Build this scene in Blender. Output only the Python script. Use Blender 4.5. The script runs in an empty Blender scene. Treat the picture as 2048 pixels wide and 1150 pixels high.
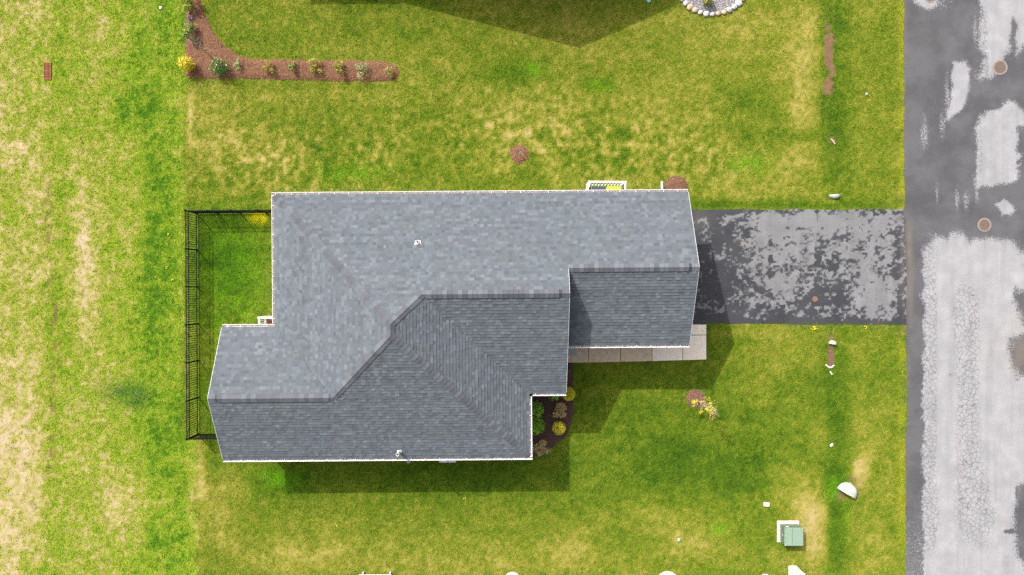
import bpy, math, random
import numpy as np
R = math.radians
rnd = random.Random(7)
rng = np.random.default_rng(11)

# ------------------------------------------------------------------ camera, sky, sun, exposure
H = 33.0                       # drone height above the lawn (m)
scn = bpy.context.scene
COL = scn.collection
cam_d = bpy.data.cameras.new('drone_camera'); cam_d.sensor_width = 36; cam_d.lens = 24
cam_d.clip_end = 3000; cam_d.clip_start = 0.1
cam = bpy.data.objects.new('drone_camera', cam_d); COL.objects.link(cam)
cam.location = (0, 0, H); cam.rotation_euler = (0, 0, 0)
scn.camera = cam

SUN_DIR = (-0.636, 0.766, 1.0)         # towards the sun
sun_el = math.atan2(1.0, math.hypot(0.636, 0.766)); sun_az = math.atan2(-0.636, 0.766)
W = bpy.data.worlds.new('World'); scn.world = W; W.use_nodes = True
nt = W.node_tree
bg = nt.nodes['Background']
sky = nt.nodes.new('ShaderNodeTexSky'); sky.sky_type = 'NISHITA'; sky.sun_disc = False
sky.sun_elevation = sun_el; sky.sun_rotation = sun_az; sky.air_density = 0.7; sky.dust_density = 5.0; sky.ozone_density = 0.6
hs = nt.nodes.new('ShaderNodeHueSaturation'); hs.inputs['Saturation'].default_value = .35      # hazy sky, desaturated to make the shade less blue
nt.links.new(sky.outputs['Color'], hs.inputs['Color']); nt.links.new(hs.outputs['Color'], bg.inputs['Color']); bg.inputs['Strength'].default_value = 0.15
sd = bpy.data.lights.new('sun', 'SUN'); sd.energy = 2.6; sd.angle = R(0.55); sd.color = (1.0, 0.965, 0.915)
so = bpy.data.objects.new('sun', sd); COL.objects.link(so)
from mathutils import Vector
so.rotation_euler = Vector(SUN_DIR).to_track_quat('Z', 'Y').to_euler(); so.location = (-20, 24, 40)
scn.view_settings.view_transform = 'Standard'; scn.view_settings.look = 'None'
scn.view_settings.gamma = 1; scn.view_settings.use_curve_mapping = False
scn.view_settings.exposure = 1.08
scn.cycles.use_denoising = False
scn.cycles.max_bounces = 5; scn.cycles.diffuse_bounces = 3

# ------------------------------------------------------------------ helpers
MPP = H / 1365.3333            # metres on the ground per photo pixel
def P(px, py, z=0.0):          # survey: where the point seen at photo pixel px,py stands when it is z above the lawn
    k = (H - z) / 1365.3333
    return ((px - 1024) * k, (575 - py) * k, z)
def P2(px, py, z=0.0): return P(px, py, z)[:2]
def poly(pts): return [P2(a, b) for a, b in pts]

def link(name, me, mats=None, parent=None, loc=None, rot=None):
    o = bpy.data.objects.new(name, me); COL.objects.link(o)
    if mats is not None and me is not None and len(me.materials) == 0:
        for m in (mats if isinstance(mats, (list, tuple)) else [mats]): me.materials.append(m)
    if parent is not None: o.parent = parent
    if loc is not None: o.location = loc
    if rot is not None: o.rotation_euler = rot
    return o
def tag(o, label=None, cat=None, group=None, kind=None):
    if label: o['label'] = label
    if cat: o['category'] = cat
    if group: o['group'] = group
    if kind: o['kind'] = kind
    return o
def empty(name, loc=(0, 0, 0), rz=0.0, label=None, cat=None, group=None):
    o = bpy.data.objects.new(name, None); COL.objects.link(o); o.location = loc; o.rotation_euler = (0, 0, rz)
    o.empty_display_size = 0.2
    return tag(o, label, cat, group)
def copy_tree(o, parent=None):
    c = o.copy(); COL.objects.link(c)
    if parent is not None: c.parent = parent
    for ch in list(o.children): copy_tree(ch, c)
    return c

class MB:
    def __init__(s): s.v = []; s.f = []; s.mi = []; s.cur = 0; s.c = []; s.col = (1, 1, 1)
    def add(s, vs, fs):
        b = len(s.v); s.v += [tuple(p) for p in vs]; s.c += [s.col] * len(vs)
        for f in fs: s.f.append([b + i for i in f]); s.mi.append(s.cur)
    def box(s, x0, x1, y0, y1, z0, z1):
        s.add([(x0,y0,z0),(x1,y0,z0),(x1,y1,z0),(x0,y1,z0),(x0,y0,z1),(x1,y0,z1),(x1,y1,z1),(x0,y1,z1)],
              [(0,3,2,1),(4,5,6,7),(0,1,5,4),(1,2,6,5),(2,3,7,6),(3,0,4,7)])
    def bbox(s, x0, x1, y0, y1, z0, z1, b=0.01):     # box with bevelled upper edges
        s.add([(x0,y0,z0),(x1,y0,z0),(x1,y1,z0),(x0,y1,z0),(x0,y0,z1-b),(x1,y0,z1-b),(x1,y1,z1-b),(x0,y1,z1-b),
               (x0+b,y0+b,z1),(x1-b,y0+b,z1),(x1-b,y1-b,z1),(x0+b,y1-b,z1)],
              [(0,3,2,1),(0,1,5,4),(1,2,6,5),(2,3,7,6),(3,0,4,7),(4,5,9,8),(5,6,10,9),(6,7,11,10),(7,4,8,11),(8,9,10,11)])
    def prism(s, pts, z0, z1):
        n = len(pts)
        a = sum(pts[i][0]*pts[(i+1)%n][1]-pts[(i+1)%n][0]*pts[i][1] for i in range(n))
        if a < 0: pts = pts[::-1]
        s.add([(x,y,z0) for x,y in pts]+[(x,y,z1) for x,y in pts],
              [tuple(range(n))[::-1], tuple(range(n,2*n))]+[(i,(i+1)%n,n+(i+1)%n,n+i) for i in range(n)])
    def tube(s, p0, p1, r0, r1=None, n=6, caps=True):
        r1 = r0 if r1 is None else r1
        a = Vector(p0); b = Vector(p1); d = (b-a)
        if d.length < 1e-6: return
        d.normalize(); u = d.orthogonal().normalized(); w = d.cross(u)
        vs = []
        for c, r in ((a, r0), (b, r1)):
            for i in range(n):
                t = 2*math.pi*i/n; vs.append(c + (u*math.cos(t)+w*math.sin(t))*r)
        fs = [(i,(i+1)%n,n+(i+1)%n,n+i) for i in range(n)]
        if caps: fs += [tuple(range(n))[::-1], tuple(range(n,2*n))]
        s.add(vs, fs)
    def lathe(s, prof, n=24, c=(0,0,0)):             # prof: (r,z) from the outside bottom to the centre top
        m = len(prof); vs = []
        for r, z in prof:
            for i in range(n):
                t = 2*math.pi*i/n; vs.append((c[0]+r*math.cos(t), c[1]+r*math.sin(t), c[2]+z))
        fs = []
        for j in range(m-1):
            for i in range(n): fs.append((j*n+i, j*n+(i+1)%n, (j+1)*n+(i+1)%n, (j+1)*n+i))
        fs.append(tuple((m-1)*n+i for i in range(n)))
        s.add(vs, fs)
    def mesh(s, name, colored=False):
        me = bpy.data.meshes.new(name); me.from_pydata(s.v, [], s.f)
        if any(s.mi): me.polygons.foreach_set('material_index', s.mi)
        if colored:
            a = me.color_attributes.new('Col', 'FLOAT_COLOR', 'POINT')
            c = np.ones((len(s.v), 4), np.float32); c[:, :3] = np.array(s.c, np.float32); a.data.foreach_set('color', c.ravel())
        me.update(); return me
    def build(s, name, mat, parent=None, loc=None, rot=None, colored=False, smooth=False):
        me = s.mesh(name, colored)
        if smooth: me.polygons.foreach_set('use_smooth', [True]*len(me.polygons))
        return link(name, me, mat, parent, loc, rot)

def np_mesh(name, V, F, mat, colors=None, attrs=None, parent=None):
    """V (n,3); F (m,k) with k 3 or 4"""
    me = bpy.data.meshes.new(name); n, (m, k) = len(V), F.shape
    me.vertices.add(n); me.vertices.foreach_set('co', np.ascontiguousarray(V, np.float32).ravel())
    me.loops.add(m*k); me.loops.foreach_set('vertex_index', np.ascontiguousarray(F, np.int32).ravel())
    me.polygons.add(m); me.polygons.foreach_set('loop_start', np.arange(0, m*k, k, dtype=np.int32))
    me.polygons.foreach_set('loop_total', np.full(m, k, np.int32))
    if colors is not None:
        a = me.color_attributes.new('Col', 'FLOAT_COLOR', 'POINT')
        c = np.ones((n, 4), np.float32); c[:, :3] = colors; a.data.foreach_set('color', c.ravel())
    for key, val in (attrs or {}).items():
        a = me.attributes.new(key, 'FLOAT', 'POINT'); a.data.foreach_set('value', np.ascontiguousarray(val, np.float32))
    me.update(calc_edges=True); me.validate()
    return link(name, me, mat, parent)

# value noise, vectorised
_T = {}
def vn(x, y, sc, seed):
    if seed not in _T: _T[seed] = np.random.default_rng(seed).random((256, 256)).astype(np.float32)
    T = _T[seed]; x = np.asarray(x)/sc + 71.3; y = np.asarray(y)/sc + 33.7
    xi = np.floor(x).astype(np.int64); yi = np.floor(y).astype(np.int64); fx = x-xi; fy = y-yi
    fx = fx*fx*(3-2*fx); fy = fy*fy*(3-2*fy)
    a = T[yi & 255, xi & 255]; b = T[yi & 255, (xi+1) & 255]; c = T[(yi+1) & 255, xi & 255]; d = T[(yi+1) & 255, (xi+1) & 255]
    return (a*(1-fx)+b*fx)*(1-fy)+(c*(1-fx)+d*fx)*fy
def fbm(x, y, sc, seed, o=3):
    s = 0; w = 1; t = 0
    for i in range(o): s = s+w*vn(x, y, sc/2**i, seed*10+i); t += w; w *= .55
    return s/t
def sst(a, b, x): t = np.clip((x-a)/(b-a), 0, 1); return t*t*(3-2*t)
def inside(pts, x, y):
    r = np.zeros(np.shape(x), bool); n = len(pts)
    for i in range(n):
        x0, y0 = pts[i]; x1, y1 = pts[(i+1) % n]
        if y0 == y1: continue
        c = ((y0 > y) != (y1 > y)) & (x < (x1-x0)*(y-y0)/(y1-y0)+x0); r ^= c
    return r
def dist_poly(pts, x, y):       # signed distance, positive inside
    d = np.full(np.shape(x), 1e9); n = len(pts)
    for i in range(n):
        x0, y0 = pts[i]; x1, y1 = pts[(i+1) % n]; ex, ey = x1-x0, y1-y0
        t = np.clip(((x-x0)*ex+(y-y0)*ey)/max(ex*ex+ey*ey, 1e-9), 0, 1)
        d = np.minimum(d, np.hypot(x-x0-t*ex, y-y0-t*ey))
    return np.where(inside(pts, x, y), d, -d)

# ------------------------------------------------------------------ materials
def mat_base(name, rough=.85, spec=.25):
    m = bpy.data.materials.new(name); m.use_nodes = True
    b = m.node_tree.nodes['Principled BSDF']; b.inputs['Roughness'].default_value = rough
    b.inputs['Specular IOR Level'].default_value = spec
    return m, m.node_tree, b
def node(nt, t, **kw):
    n = nt.nodes.new(t)
    for k, v in kw.items(): setattr(n, k, v)
    return n
def noise_mul(nt, color_socket, bsdf, scale, amt, detail=3, bump=0.0, bscale=None, coord='Object'):
    """colour x (1 +- amt noise) -> Base Color, optional bump"""
    tc = node(nt, 'ShaderNodeTexCoord'); nz = node(nt, 'ShaderNodeTexNoise')
    nz.inputs['Scale'].default_value = scale; nz.inputs['Detail'].default_value = detail
    nt.links.new(tc.outputs[coord], nz.inputs['Vector'])
    mr = node(nt, 'ShaderNodeMapRange'); mr.inputs[1].default_value = .25; mr.inputs[2].default_value = .75
    mr.inputs[3].default_value = 1-amt; mr.inputs[4].default_value = 1+amt
    nt.links.new(nz.outputs['Fac'], mr.inputs[0])
    mx = node(nt, 'ShaderNodeVectorMath', operation='SCALE')
    if isinstance(color_socket, (tuple, list)): mx.inputs[0].default_value = color_socket[:3]
    else: nt.links.new(color_socket, mx.inputs[0])
    nt.links.new(mr.outputs[0], mx.inputs['Scale']); nt.links.new(mx.outputs[0], bsdf.inputs['Base Color'])
    if bump > 0:
        n2 = node(nt, 'ShaderNodeTexNoise'); n2.inputs['Scale'].default_value = bscale or scale; n2.inputs['Detail'].default_value = 4
        nt.links.new(tc.outputs[coord], n2.inputs['Vector'])
        bp = node(nt, 'ShaderNodeBump'); bp.inputs['Strength'].default_value = bump; bp.inputs['Distance'].default_value = .01
        nt.links.new(n2.outputs['Fac'], bp.inputs['Height']); nt.links.new(bp.outputs[0], bsdf.inputs['Normal'])
def mat(name, col, rough=.8, amt=.12, scale=9, spec=.25, bump=0.0, bscale=None, metal=0.0):
    m, nt, b = mat_base(name, rough, spec); b.inputs['Metallic'].default_value = metal
    noise_mul(nt, col, b, scale, amt, bump=bump, bscale=bscale); return m
def mat_col(name, rough=.8, amt=.1, scale=60, spec=.2, bump=0.0, trans=0.0):
    m, nt, b = mat_base(name, rough, spec); a = node(nt, 'ShaderNodeAttribute'); a.attribute_name = 'Col'
    noise_mul(nt, a.outputs['Color'], b, scale, amt, bump=bump)
    if trans > 0:
        tr = node(nt, 'ShaderNodeBsdfTranslucent'); nt.links.new(b.inputs['Base Color'].links[0].from_socket, tr.inputs['Color'])
        mx = node(nt, 'ShaderNodeMixShader'); mx.inputs[0].default_value = trans
        out = nt.nodes['Material Output']
        nt.links.new(b.outputs[0], mx.inputs[1]); nt.links.new(tr.outputs[0], mx.inputs[2]); nt.links.new(mx.outputs[0], out.inputs['Surface'])
    return m
def mat_rand(name, cols, rough=.85, amt=.12, scale=90, bump=.3):
    """each object takes one of the colours at random"""
    m, nt, b = mat_base(name, rough, .2); oi = node(nt, 'ShaderNodeObjectInfo'); cr = node(nt, 'ShaderNodeValToRGB')
    cr.color_ramp.interpolation = 'CONSTANT'; e = cr.color_ramp.elements
    while len(e) < len(cols): e.new(.5)
    for i, c in enumerate(cols): e[i].position = i/len(cols); e[i].color = (*c, 1)
    nt.links.new(oi.outputs['Random'], cr.inputs[0]); noise_mul(nt, cr.outputs[0], b, scale, amt, bump=bump); return m

M = {}
M['ground'] = mat_col('soil_and_thatch', .95, .22, 45, .05, bump=.5)
M['blade'] = mat_col('grass_blade', .75, .06, 8, .15, trans=.25)
M['leaf'] = mat_col('leaf', .6, .08, 30, .25, trans=.2)
M['chips'] = mat_col('bark_chips', .9, .15, 60, .1)
M['shingle'] = mat_col('roof_shingle', .9, .07, 40, .15, bump=.2)
SHP = [(.084,.095,.107),(.088,.099,.111),(.079,.089,.100),(.097,.109,.121),(.071,.080,.090),(.083,.087,.098),(.082,.092,.094),(.108,.120,.132)]
M['shingle_one'] = mat_rand('roof_shingle_tab', [SHP[0], SHP[3], SHP[4], SHP[7], SHP[1], SHP[3], SHP[5], SHP[7]], .9, .07, 40, .2)
M['cap'] = mat_rand('ridge_shingle', [(.082,.086,.098),(.075,.078,.090),(.104,.114,.126),(.090,.095,.107),(.077,.080,.092),(.099,.107,.119),(.082,.085,.097),(.068,.071,.080)], .9, .07, 40, .2)
M['vent'] = mat('ridge_vent_black', (.035,.036,.04), .7)
M['deck'] = mat('roof_underlay', (.05,.052,.056), .9)
M['white'] = mat('white_aluminium', (.62,.60,.59), .45, .05, 5, .4)
M['vinyl'] = mat('white_vinyl', (.64,.63,.61), .5, .04, 4, .4)
M['gutter_in'] = mat('gutter_inside', (.62,.57,.56), .6, .16, 7, .3)
M['trim'] = mat('grey_white_trim', (.42,.41,.41), .5, .08, 6)
M['siding'] = mat('pale_grey_siding', (.52,.54,.55), .6, .05, 3)
M['soffit'] = mat('soffit', (.7,.7,.68), .6, .04)
M['found'] = mat('concrete_foundation', (.33,.32,.30), .9, .15, 8, bump=.3)
M['glass'] = mat('window_glass', (.03,.04,.05), .05, .05, 2, .6)
M['black'] = mat('black_powder_coat', (.004,.007,.007), .6, .15, 20, .15)
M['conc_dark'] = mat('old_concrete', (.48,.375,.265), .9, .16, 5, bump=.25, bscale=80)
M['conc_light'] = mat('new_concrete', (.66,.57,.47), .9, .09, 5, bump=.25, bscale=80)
M['iron'] = mat('rusty_iron', (.12,.088,.07), .7, .35, 40, .3, bump=.5)
M['collar'] = mat('pinkish_mortar_collar', (.20,.155,.135), .9, .2, 20)
M['rust'] = mat('rust_bar', (.24,.10,.05), .85, .4, 30, .1)
M['soil'] = mat('dry_soil', (.155,.095,.062), .95, .3, 14, .05, bump=.8)
M['sump'] = mat('silted_sump', (.26,.19,.13), .95, .4, 25)
M['mulch'] = mat('shredded_mulch', (.135,.070,.042), .95, .35, 40, .05, bump=1)
M['mulch_dark'] = mat('dark_mulch', (.070,.040,.034), .95, .35, 40, .05, bump=1)
M['gravelbase'] = mat('gravel_bed', (.17,.16,.158), .95, .3, 50, .05, bump=1)
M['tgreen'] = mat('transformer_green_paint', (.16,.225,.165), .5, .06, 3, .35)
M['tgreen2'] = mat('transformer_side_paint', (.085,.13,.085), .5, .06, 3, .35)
M['navy'] = mat('dark_blue_plastic', (.045,.055,.085), .5, .1, 6)
M['lime'] = mat('lime_plastic', (.50,.64,.02), .45, .06, 6)
M['grey'] = mat('grey_plastic', (.25,.26,.27), .55, .1, 6)
M['bark'] = mat('grey_brown_bark', (.22,.17,.13), .9, .25, 30, bump=.5)
M['palebark'] = mat('pale_bark', (.40,.29,.21), .85, .15, 20)
M['deckboard'] = mat('brown_deck_board', (.20,.095,.05), .8, .2, 14)
M['pvc'] = mat('white_pvc', (.64,.63,.60), .4, .04, 6, .4)
M['rubber'] = mat('black_rubber', (.02,.02,.02), .7)
M['galv'] = mat('weathered_galvanised', (.34,.375,.32), .6, .25, 4, .3)
M['teal'] = mat('teal_plastic', (.22,.48,.44), .5)
M['tan_conc'] = mat('tan_concrete', (.40,.34,.28), .9, .15, 10, bump=.2)
M['pink_conc'] = mat('pale_pink_concrete', (.62,.50,.45), .9, .12, 10, bump=.2)
M['dark'] = mat('painted_pipe_shade', (.02,.018,.016), .9)  # near-black, paints the shade inside pipe openings
M['stone'] = mat_rand('edging_stone', [(.44,.44,.43),(.50,.49,.48),(.36,.35,.34),(.47,.47,.47),(.46,.33,.19),(.41,.41,.40),(.52,.50,.49),(.38,.30,.23)], .8, .15, 12)

# ------------------------------------------------------------------ footprints (survey from the photograph)
ROAD_L = [(1806,-300),(1807,0),(1808,420),(1812,560),(1813,650),(1811,1150),(1810,1500)]
road_poly = poly(ROAD_L + [(2240,1500),(2240,-300)])
drive_poly = poly([(1330,418),(1812,417.5),(1813.5,650),(1330,647)])
LBED = [(371,-70),(398,-70),(402,0),(408,22),(418,46),(432,70),(452,93),(476,110),(505,118.5),(600,119),(700,120.5),(765,122),(784,126),(796,134),(800,143),(797,154),(786,162),(765,164),(600,161),(500,158),(380,157),(373,155),(371,120)]
FBED = [(1106,724),(1146,725),(1147,800),(1144,845),(1130,875),(1106,893),(1085,908),(1060,916),(1036,916),(1036,752),(1106,752)]
def circ(px, py, rx, ry=None, n=28, a0=0): return [(px+rx*math.cos(2*math.pi*i/n+a0), py+(ry or rx)*math.sin(2*math.pi*i/n+a0)) for i in range(n)]
BEDS = {'L': LBED, 'F': FBED, 'T1': circ(1038.5, 308, 19), 'T2': circ(1390, 797, 19), 'C': circ(1352, 375, 24), 'G': circ(1424, -46, 75)}
RZ = 0.0078                     # the house stands turned by about half a degree
def hw(x, y): return (x*math.cos(RZ)-y*math.sin(RZ), x*math.sin(RZ)+y*math.cos(RZ))
FOOT = [(-10.1,3.8),(7.42,3.8),(7.42,-2.2),(2.02,-2.2),(2.02,-4.3),(.38,-4.3),(.38,-7.1),(-12.42,-7.1),(-12.42,-2.0),(-10.1,-2.0)]
foot_w = [hw(*p) for p in FOOT]
WALK = [(1100,672.5),(1365,670),(1365,648.5),(1412.5,648.5),(1412.5,719.2),(1305,723),(1177,725),(1100,726.5)]

EXCL = [road_poly, drive_poly, foot_w, poly(WALK)] + [poly(b) for b in BEDS.values()]
EXCL += [poly([(1557,1044),(1600,1043),(1602,1085),(1557,1080)]), poly([(1577,1133),(1594,1133),(1594,1156),(1577,1156)]), poly([(1655,697),(1667,697),(1669,728),(1662,737),(1654,730)]),
         poly([(88.5,126),(103,126),(103,159),(88.5,159)]), poly([(1177,366),(1252,366),(1252,415),(1177,415)]), poly([(876,880),(914,880),(914,922),(876,922)]),
         poly([(538,634),(620,634),(620,664),(538,664)]), poly(circ(1025,1160,17)), poly(circ(1335,1164,23)), poly(circ(1630,598,5))]
GX0, GX1, GY0, GY1, GS = -31.0, 31.0, -20.0, 20.0, .05
gx = np.arange(GX0, GX1, GS); gy = np.arange(GY0, GY1, GS)
GXX, GYY = np.meshgrid(gx, gy)
EXM = np.zeros(GXX.shape, bool)
for p in EXCL:
    xs = [a for a, _ in p]; ys = [b for _, b in p]
    i0, i1 = np.searchsorted(gx, [min(xs)-.1, max(xs)+.1]); j0, j1 = np.searchsorted(gy, [min(ys)-.1, max(ys)+.1])
    if i1 > i0 and j1 > j0: EXM[j0:j1, i0:i1] |= inside(p, GXX[j0:j1, i0:i1], GYY[j0:j1, i0:i1])
def excluded(x, y):
    i = np.clip(((x-GX0)/GS).astype(int), 0, len(gx)-1); j = np.clip(((y-GY0)/GS).astype(int), 0, len(gy)-1)
    return EXM[j, i]

# ------------------------------------------------------------------ lawn colours (species, vigour, thatch, bare soil, one yellow patch)
def blobs(px, py, L):
    s = np.zeros(np.shape(px), np.float32)
    for cx, cy, rx, ry, a in L:
        d = ((px-cx)/rx)**2+((py-cy)/ry)**2; s = s+a*np.exp(-d)
    return s
LAWN_DRY = [(1605,130,60,170,.24),(1600,220,30,60,.15),(1380,180,90,60,.22),(1330,300,60,50,.12),(1450,60,110,50,.18),(420,240,60,80,.14),(480,330,80,50,.09),(600,190,220,18,.12),(380,230,8,50,.4),(1180,250,300,60,.07),(560,320,120,40,.05),(950,260,90,60,.10),
            (1625,1060,32,75,.55),(1600,1000,50,45,.25),(1718,945,16,28,.65),(1735,915,14,18,.3),(1390,1085,60,30,.30),(1130,1110,180,40,.22),(640,1110,160,45,.2),(800,1130,300,25,.1),(430,1010,40,60,.24),(400,940,14,80,.4),(1300,1040,80,40,.18),(480,960,40,30,.12),
            (1500,665,110,16,.22),(1700,700,40,30,.12),(1540,1120,80,40,.2),(1730,850,40,60,.14),(1590,700,40,40,.1),(1640,870,25,60,.15),(1590,350,40,50,.2),(1480,390,50,20,.12),(1740,1080,40,60,.15),(1450,330,50,50,.14),(1230,40,160,50,.10),(1668,400,14,7,.5)]
LAWN_WET = [(1670,250,26,140,.22),(1670,50,28,60,.2),(1672,800,28,120,.12),(1672,1040,18,90,.26),(1770,250,30,200,.12),(1580,270,70,18,.22),(1450,200,110,22,.18),(1500,560,40,30,.1),(1000,140,60,30,.18),(1200,170,40,18,.18),(870,230,60,60,.14),(900,340,70,40,.12),
            (640,290,60,60,.10),(440,520,60,60,.30),(470,440,70,20,.2),(470,560,70,90,.16),(450,640,60,40,.05),(900,960,400,50,.16),(1250,830,120,60,.15),(1400,930,120,60,.20),(1500,960,60,50,.18),(560,955,40,25,.28),(1600,409,210,10,.30),(1430,409,60,10,.2),(1440,700,60,60,.12),(1650,960,30,40,.2),(1320,880,90,50,.1),(1520,870,60,80,.1),(1440,655,80,7,.15)]
FIELD_DRY = [(30,300,60,60,.34),(25,480,50,80,.24),(110,340,40,60,.14),(230,70,60,40,.32),(245,300,40,30,.32),(165,520,14,120,.42),(20,850,50,90,.36),(40,1050,60,90,.34),(215,1010,40,60,.30),(270,1020,26,20,.3),(100,200,30,50,.16),(250,470,12,14,.4),(210,445,12,16,.35),(180,620,14,60,.25),(352,205,8,12,.6),(60,930,60,60,.24),(110,860,14,60,.2),(330,1010,30,20,.2),(210,780,40,30,.14),(20,720,40,40,.2),(385,1000,8,50,.5),(375,930,10,30,.4),(350,75,10,14,.35),(330,95,20,10,.25),(240,180,60,30,.10),(320,300,20,20,.1)]
FIELD_WET = [(260,220,60,70,.30),(300,620,70,150,.26),(345,450,30,80,.12),(70,240,30,60,.16),(60,100,40,60,.14),(350,60,30,60,.25),(300,880,70,60,.28),(330,1090,60,60,.22),(330,360,30,50,.2),(140,980,40,30,.12),(100,600,30,60,.12),(290,100,30,40,.15),(362,800,10,60,.25)]
def lin(r, g, b):
    f = lambda c: ((c/255+.055)/1.055)**2.4 if c > 10 else c/255/12.92
    return np.array([f(r), f(g), f(b)], np.float32)
GAIN = 1.62                     # display white per unit albedo in full sun (exposure, sun and sky together)
def ramp(t, stops):
    pos = np.array([s[0] for s in stops]); c = np.array([s[1] for s in stops])
    return np.stack([np.interp(t, pos, c[:, k]) for k in range(3)], -1).astype(np.float32)
LAWN_R = [(0, lin(60,96,18)), (.25, lin(92,122,24)), (.45, lin(122,140,36)), (.62, lin(150,152,54)), (.8, lin(178,166,84)), (1, lin(202,180,122))]
FIELD_R = [(0, lin(90,136,26)), (.25, lin(138,168,38)), (.45, lin(160,174,56)), (.62, lin(176,174,82)), (.8, lin(196,180,122)), (1, lin(212,190,154))]
def ground_color(x, y, fine=True):
    px = x/MPP+1024; py = 575-y/MPP
    n3 = fbm(x, y, 3.2, 1, 3); n1 = fbm(x, y, .95, 2, 3); ns = vn(x, y, .34, 3); nf = vn(x, y, .15, 4); nb = vn(x, y, .075, 5)
    wig = (vn(x, y, 1.1, 6)-.5)*16+(vn(x, y, .4, 7)-.5)*8
    edge = np.where(py < 160, 371, np.where(py < 420, 373, np.where(py < 880, 368, 392)))
    fld = sst(6, -6, px-edge+wig*np.where((py > 160) & (py < 1200), 1, .2))
    clump = blobs(px, py, [(560,330,240,90,1),(1100,280,330,80,1),(1350,330,160,60,.6),(470,640,80,40,.5)])
    xl = np.interp(py, [0, 410, 411, 730, 790, 860, 960, 1150], [1640, 1646, 1646, 1640, 1648, 1652, 1656, 1654])+(vn(x, y, .7, 17)-.5)*7
    xr = np.interp(py, [0, 410, 730, 900, 1150], [1698, 1700, 1690, 1696, 1690])
    sw = sst(-4, 5, px-xl)*sst(16, -10, px-xr)*np.where((py > 400) & (py < 690), 0, 1)
    t = .42+LAWN_B+.82*blobs(px, py, LAWN_DRY)*(1-.8*sw)-.85*blobs(px, py, LAWN_WET)-.06*sw+.05*sst(430, 380, py)+.27*(n3-.5)+.16*(fbm(x*.13, y, .62, 20, 3)-.5)+(.11+.10*clump)*(n1-.5)+.16*(ns-.5)+.50*clump*(vn(x, y, .235, 19)-.5)+(.20+.18*clump)*(nf-.5)+.24*(nb-.5)
    c = ramp(np.clip(t, 0, 1), LAWN_R)
    tf = .45+.48*blobs(px, py, FIELD_DRY)-.70*blobs(px, py, FIELD_WET)-.13*np.exp(-((px-315)/55)**2)+.04*sst(130, 20, px)+.05*sst(230, 150, px)+.10*np.exp(-((px-168)/11)**2)*sst(330, 420, py)*sst(720, 620, py)+.52*(fbm(x*2.0, y*.22, 2.4, 18, 4)-.5)+.16*(n1-.5)+.28*(ns-.5)+.42*(nf-.5)+.32*(nb-.5)
    # the wheel rut running through the field
    rut = np.exp(-((px-104-6*np.sin(py/90)-(vn(x, y, .5, 8)-.5)*14)/5)**2)*sst(330, 400, py)*sst(980, 900, py)
    cf = ramp(np.clip(tf, 0, 1), FIELD_R)
    cf = cf*(1-fld[..., None]*0)+0
    rr = (rut*sst(.42, .62, vn(x, y, .22, 9)))[..., None]; cf = cf*(1-.9*rr)+lin(132,104,70)*.9*rr
    # darker lush weed patch and clover
    dk = (blobs(px, py, [(250,785,46,22,1),(275,800,20,22,.6),(105,380,6,6,.0)])*(.4+.9*(ns)))[..., None]; dk = np.clip(dk, 0, .8)
    cf = cf*(1-dk)+lin(78,126,44)*dk
    c = c*(1-fld[..., None])+cf*fld[..., None]
    # brighter clover-like patches in the lawn
    cl = np.clip(blobs(px, py, [(1065,140,26,14,.8),(1200,172,26,12,.8),(1495,330,40,20,.6),(560,955,40,22,.6),(700,345,60,16,.6),(1665,975,14,20,.9),(1440,1060,16,12,.8),(465,520,80,100,.42),(470,640,60,60,.3),(420,800,30,90,.4),(1690,1000,12,60,.3)])*(.2+1.2*ns), 0, .8)[..., None]
    c = c*(1-cl)+lin(112,172,18)*cl
    ye = np.clip(blobs(px, py, [(517,434,20,9,1.1),(524,440,12,9,.8)])*(.3+nf), 0, .9)[..., None]; c = c*(1-ye)+lin(214,204,20)*ye  # yellow patch inside the fence near the gate
    # bare soil strip in the swale, muddy edges, road verge weeds
    bs = sst(13, 9, np.abs(px-1658)+(vn(x, y, .3, 12)-.5)*10)*sst(14, 26, py)*sst(192, 186, py)*sst(.46, .60, .40*vn(x, y, .40, 13)+.60*vn(x, y, .17, 14)+blobs(px, py, [(1653,95,9,26,.5),(1657,178,12,8,.3),(1657,165,9,18,.2)]))
    bs = np.maximum(bs, sst(12, 9, np.abs(px-1662))*np.exp(-((py-211)/2.5)**2)*sst(.4, .6, nf)*.8)
    bs = np.maximum(bs, np.exp(-(((px-1664)/8)**2+((py-279)/4)**2))*.9); bs = np.maximum(bs, np.exp(-(((px-1662)/7)**2+((py-305)/1.5)**2))*.5)
    bs = np.maximum(bs, np.clip(blobs(px, py, [(1706,962,10,8,1.0),(1683,992,10,8,1.0),(1713,984,5,8,.8),(1662,674,9,6,.7),(1800,395,8,14,.5),(1803,660,8,8,.6)]), 0, 1)*sst(.2, .7, ns+.2))
    bs = bs[..., None]; c = c*(1-bs)+lin(142,112,84)*bs
    vg = (sst(10, 3, np.abs(px-1804))*sst(.45, .6, vn(x, y, .8, 15))*.4)[..., None]; c = c*(1-vg)+lin(176,176,40)*vg
    return c*(.86+.28*vn(x, y, .05, 16)[..., None])/GAIN
LAWN_B = 0.02

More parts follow.
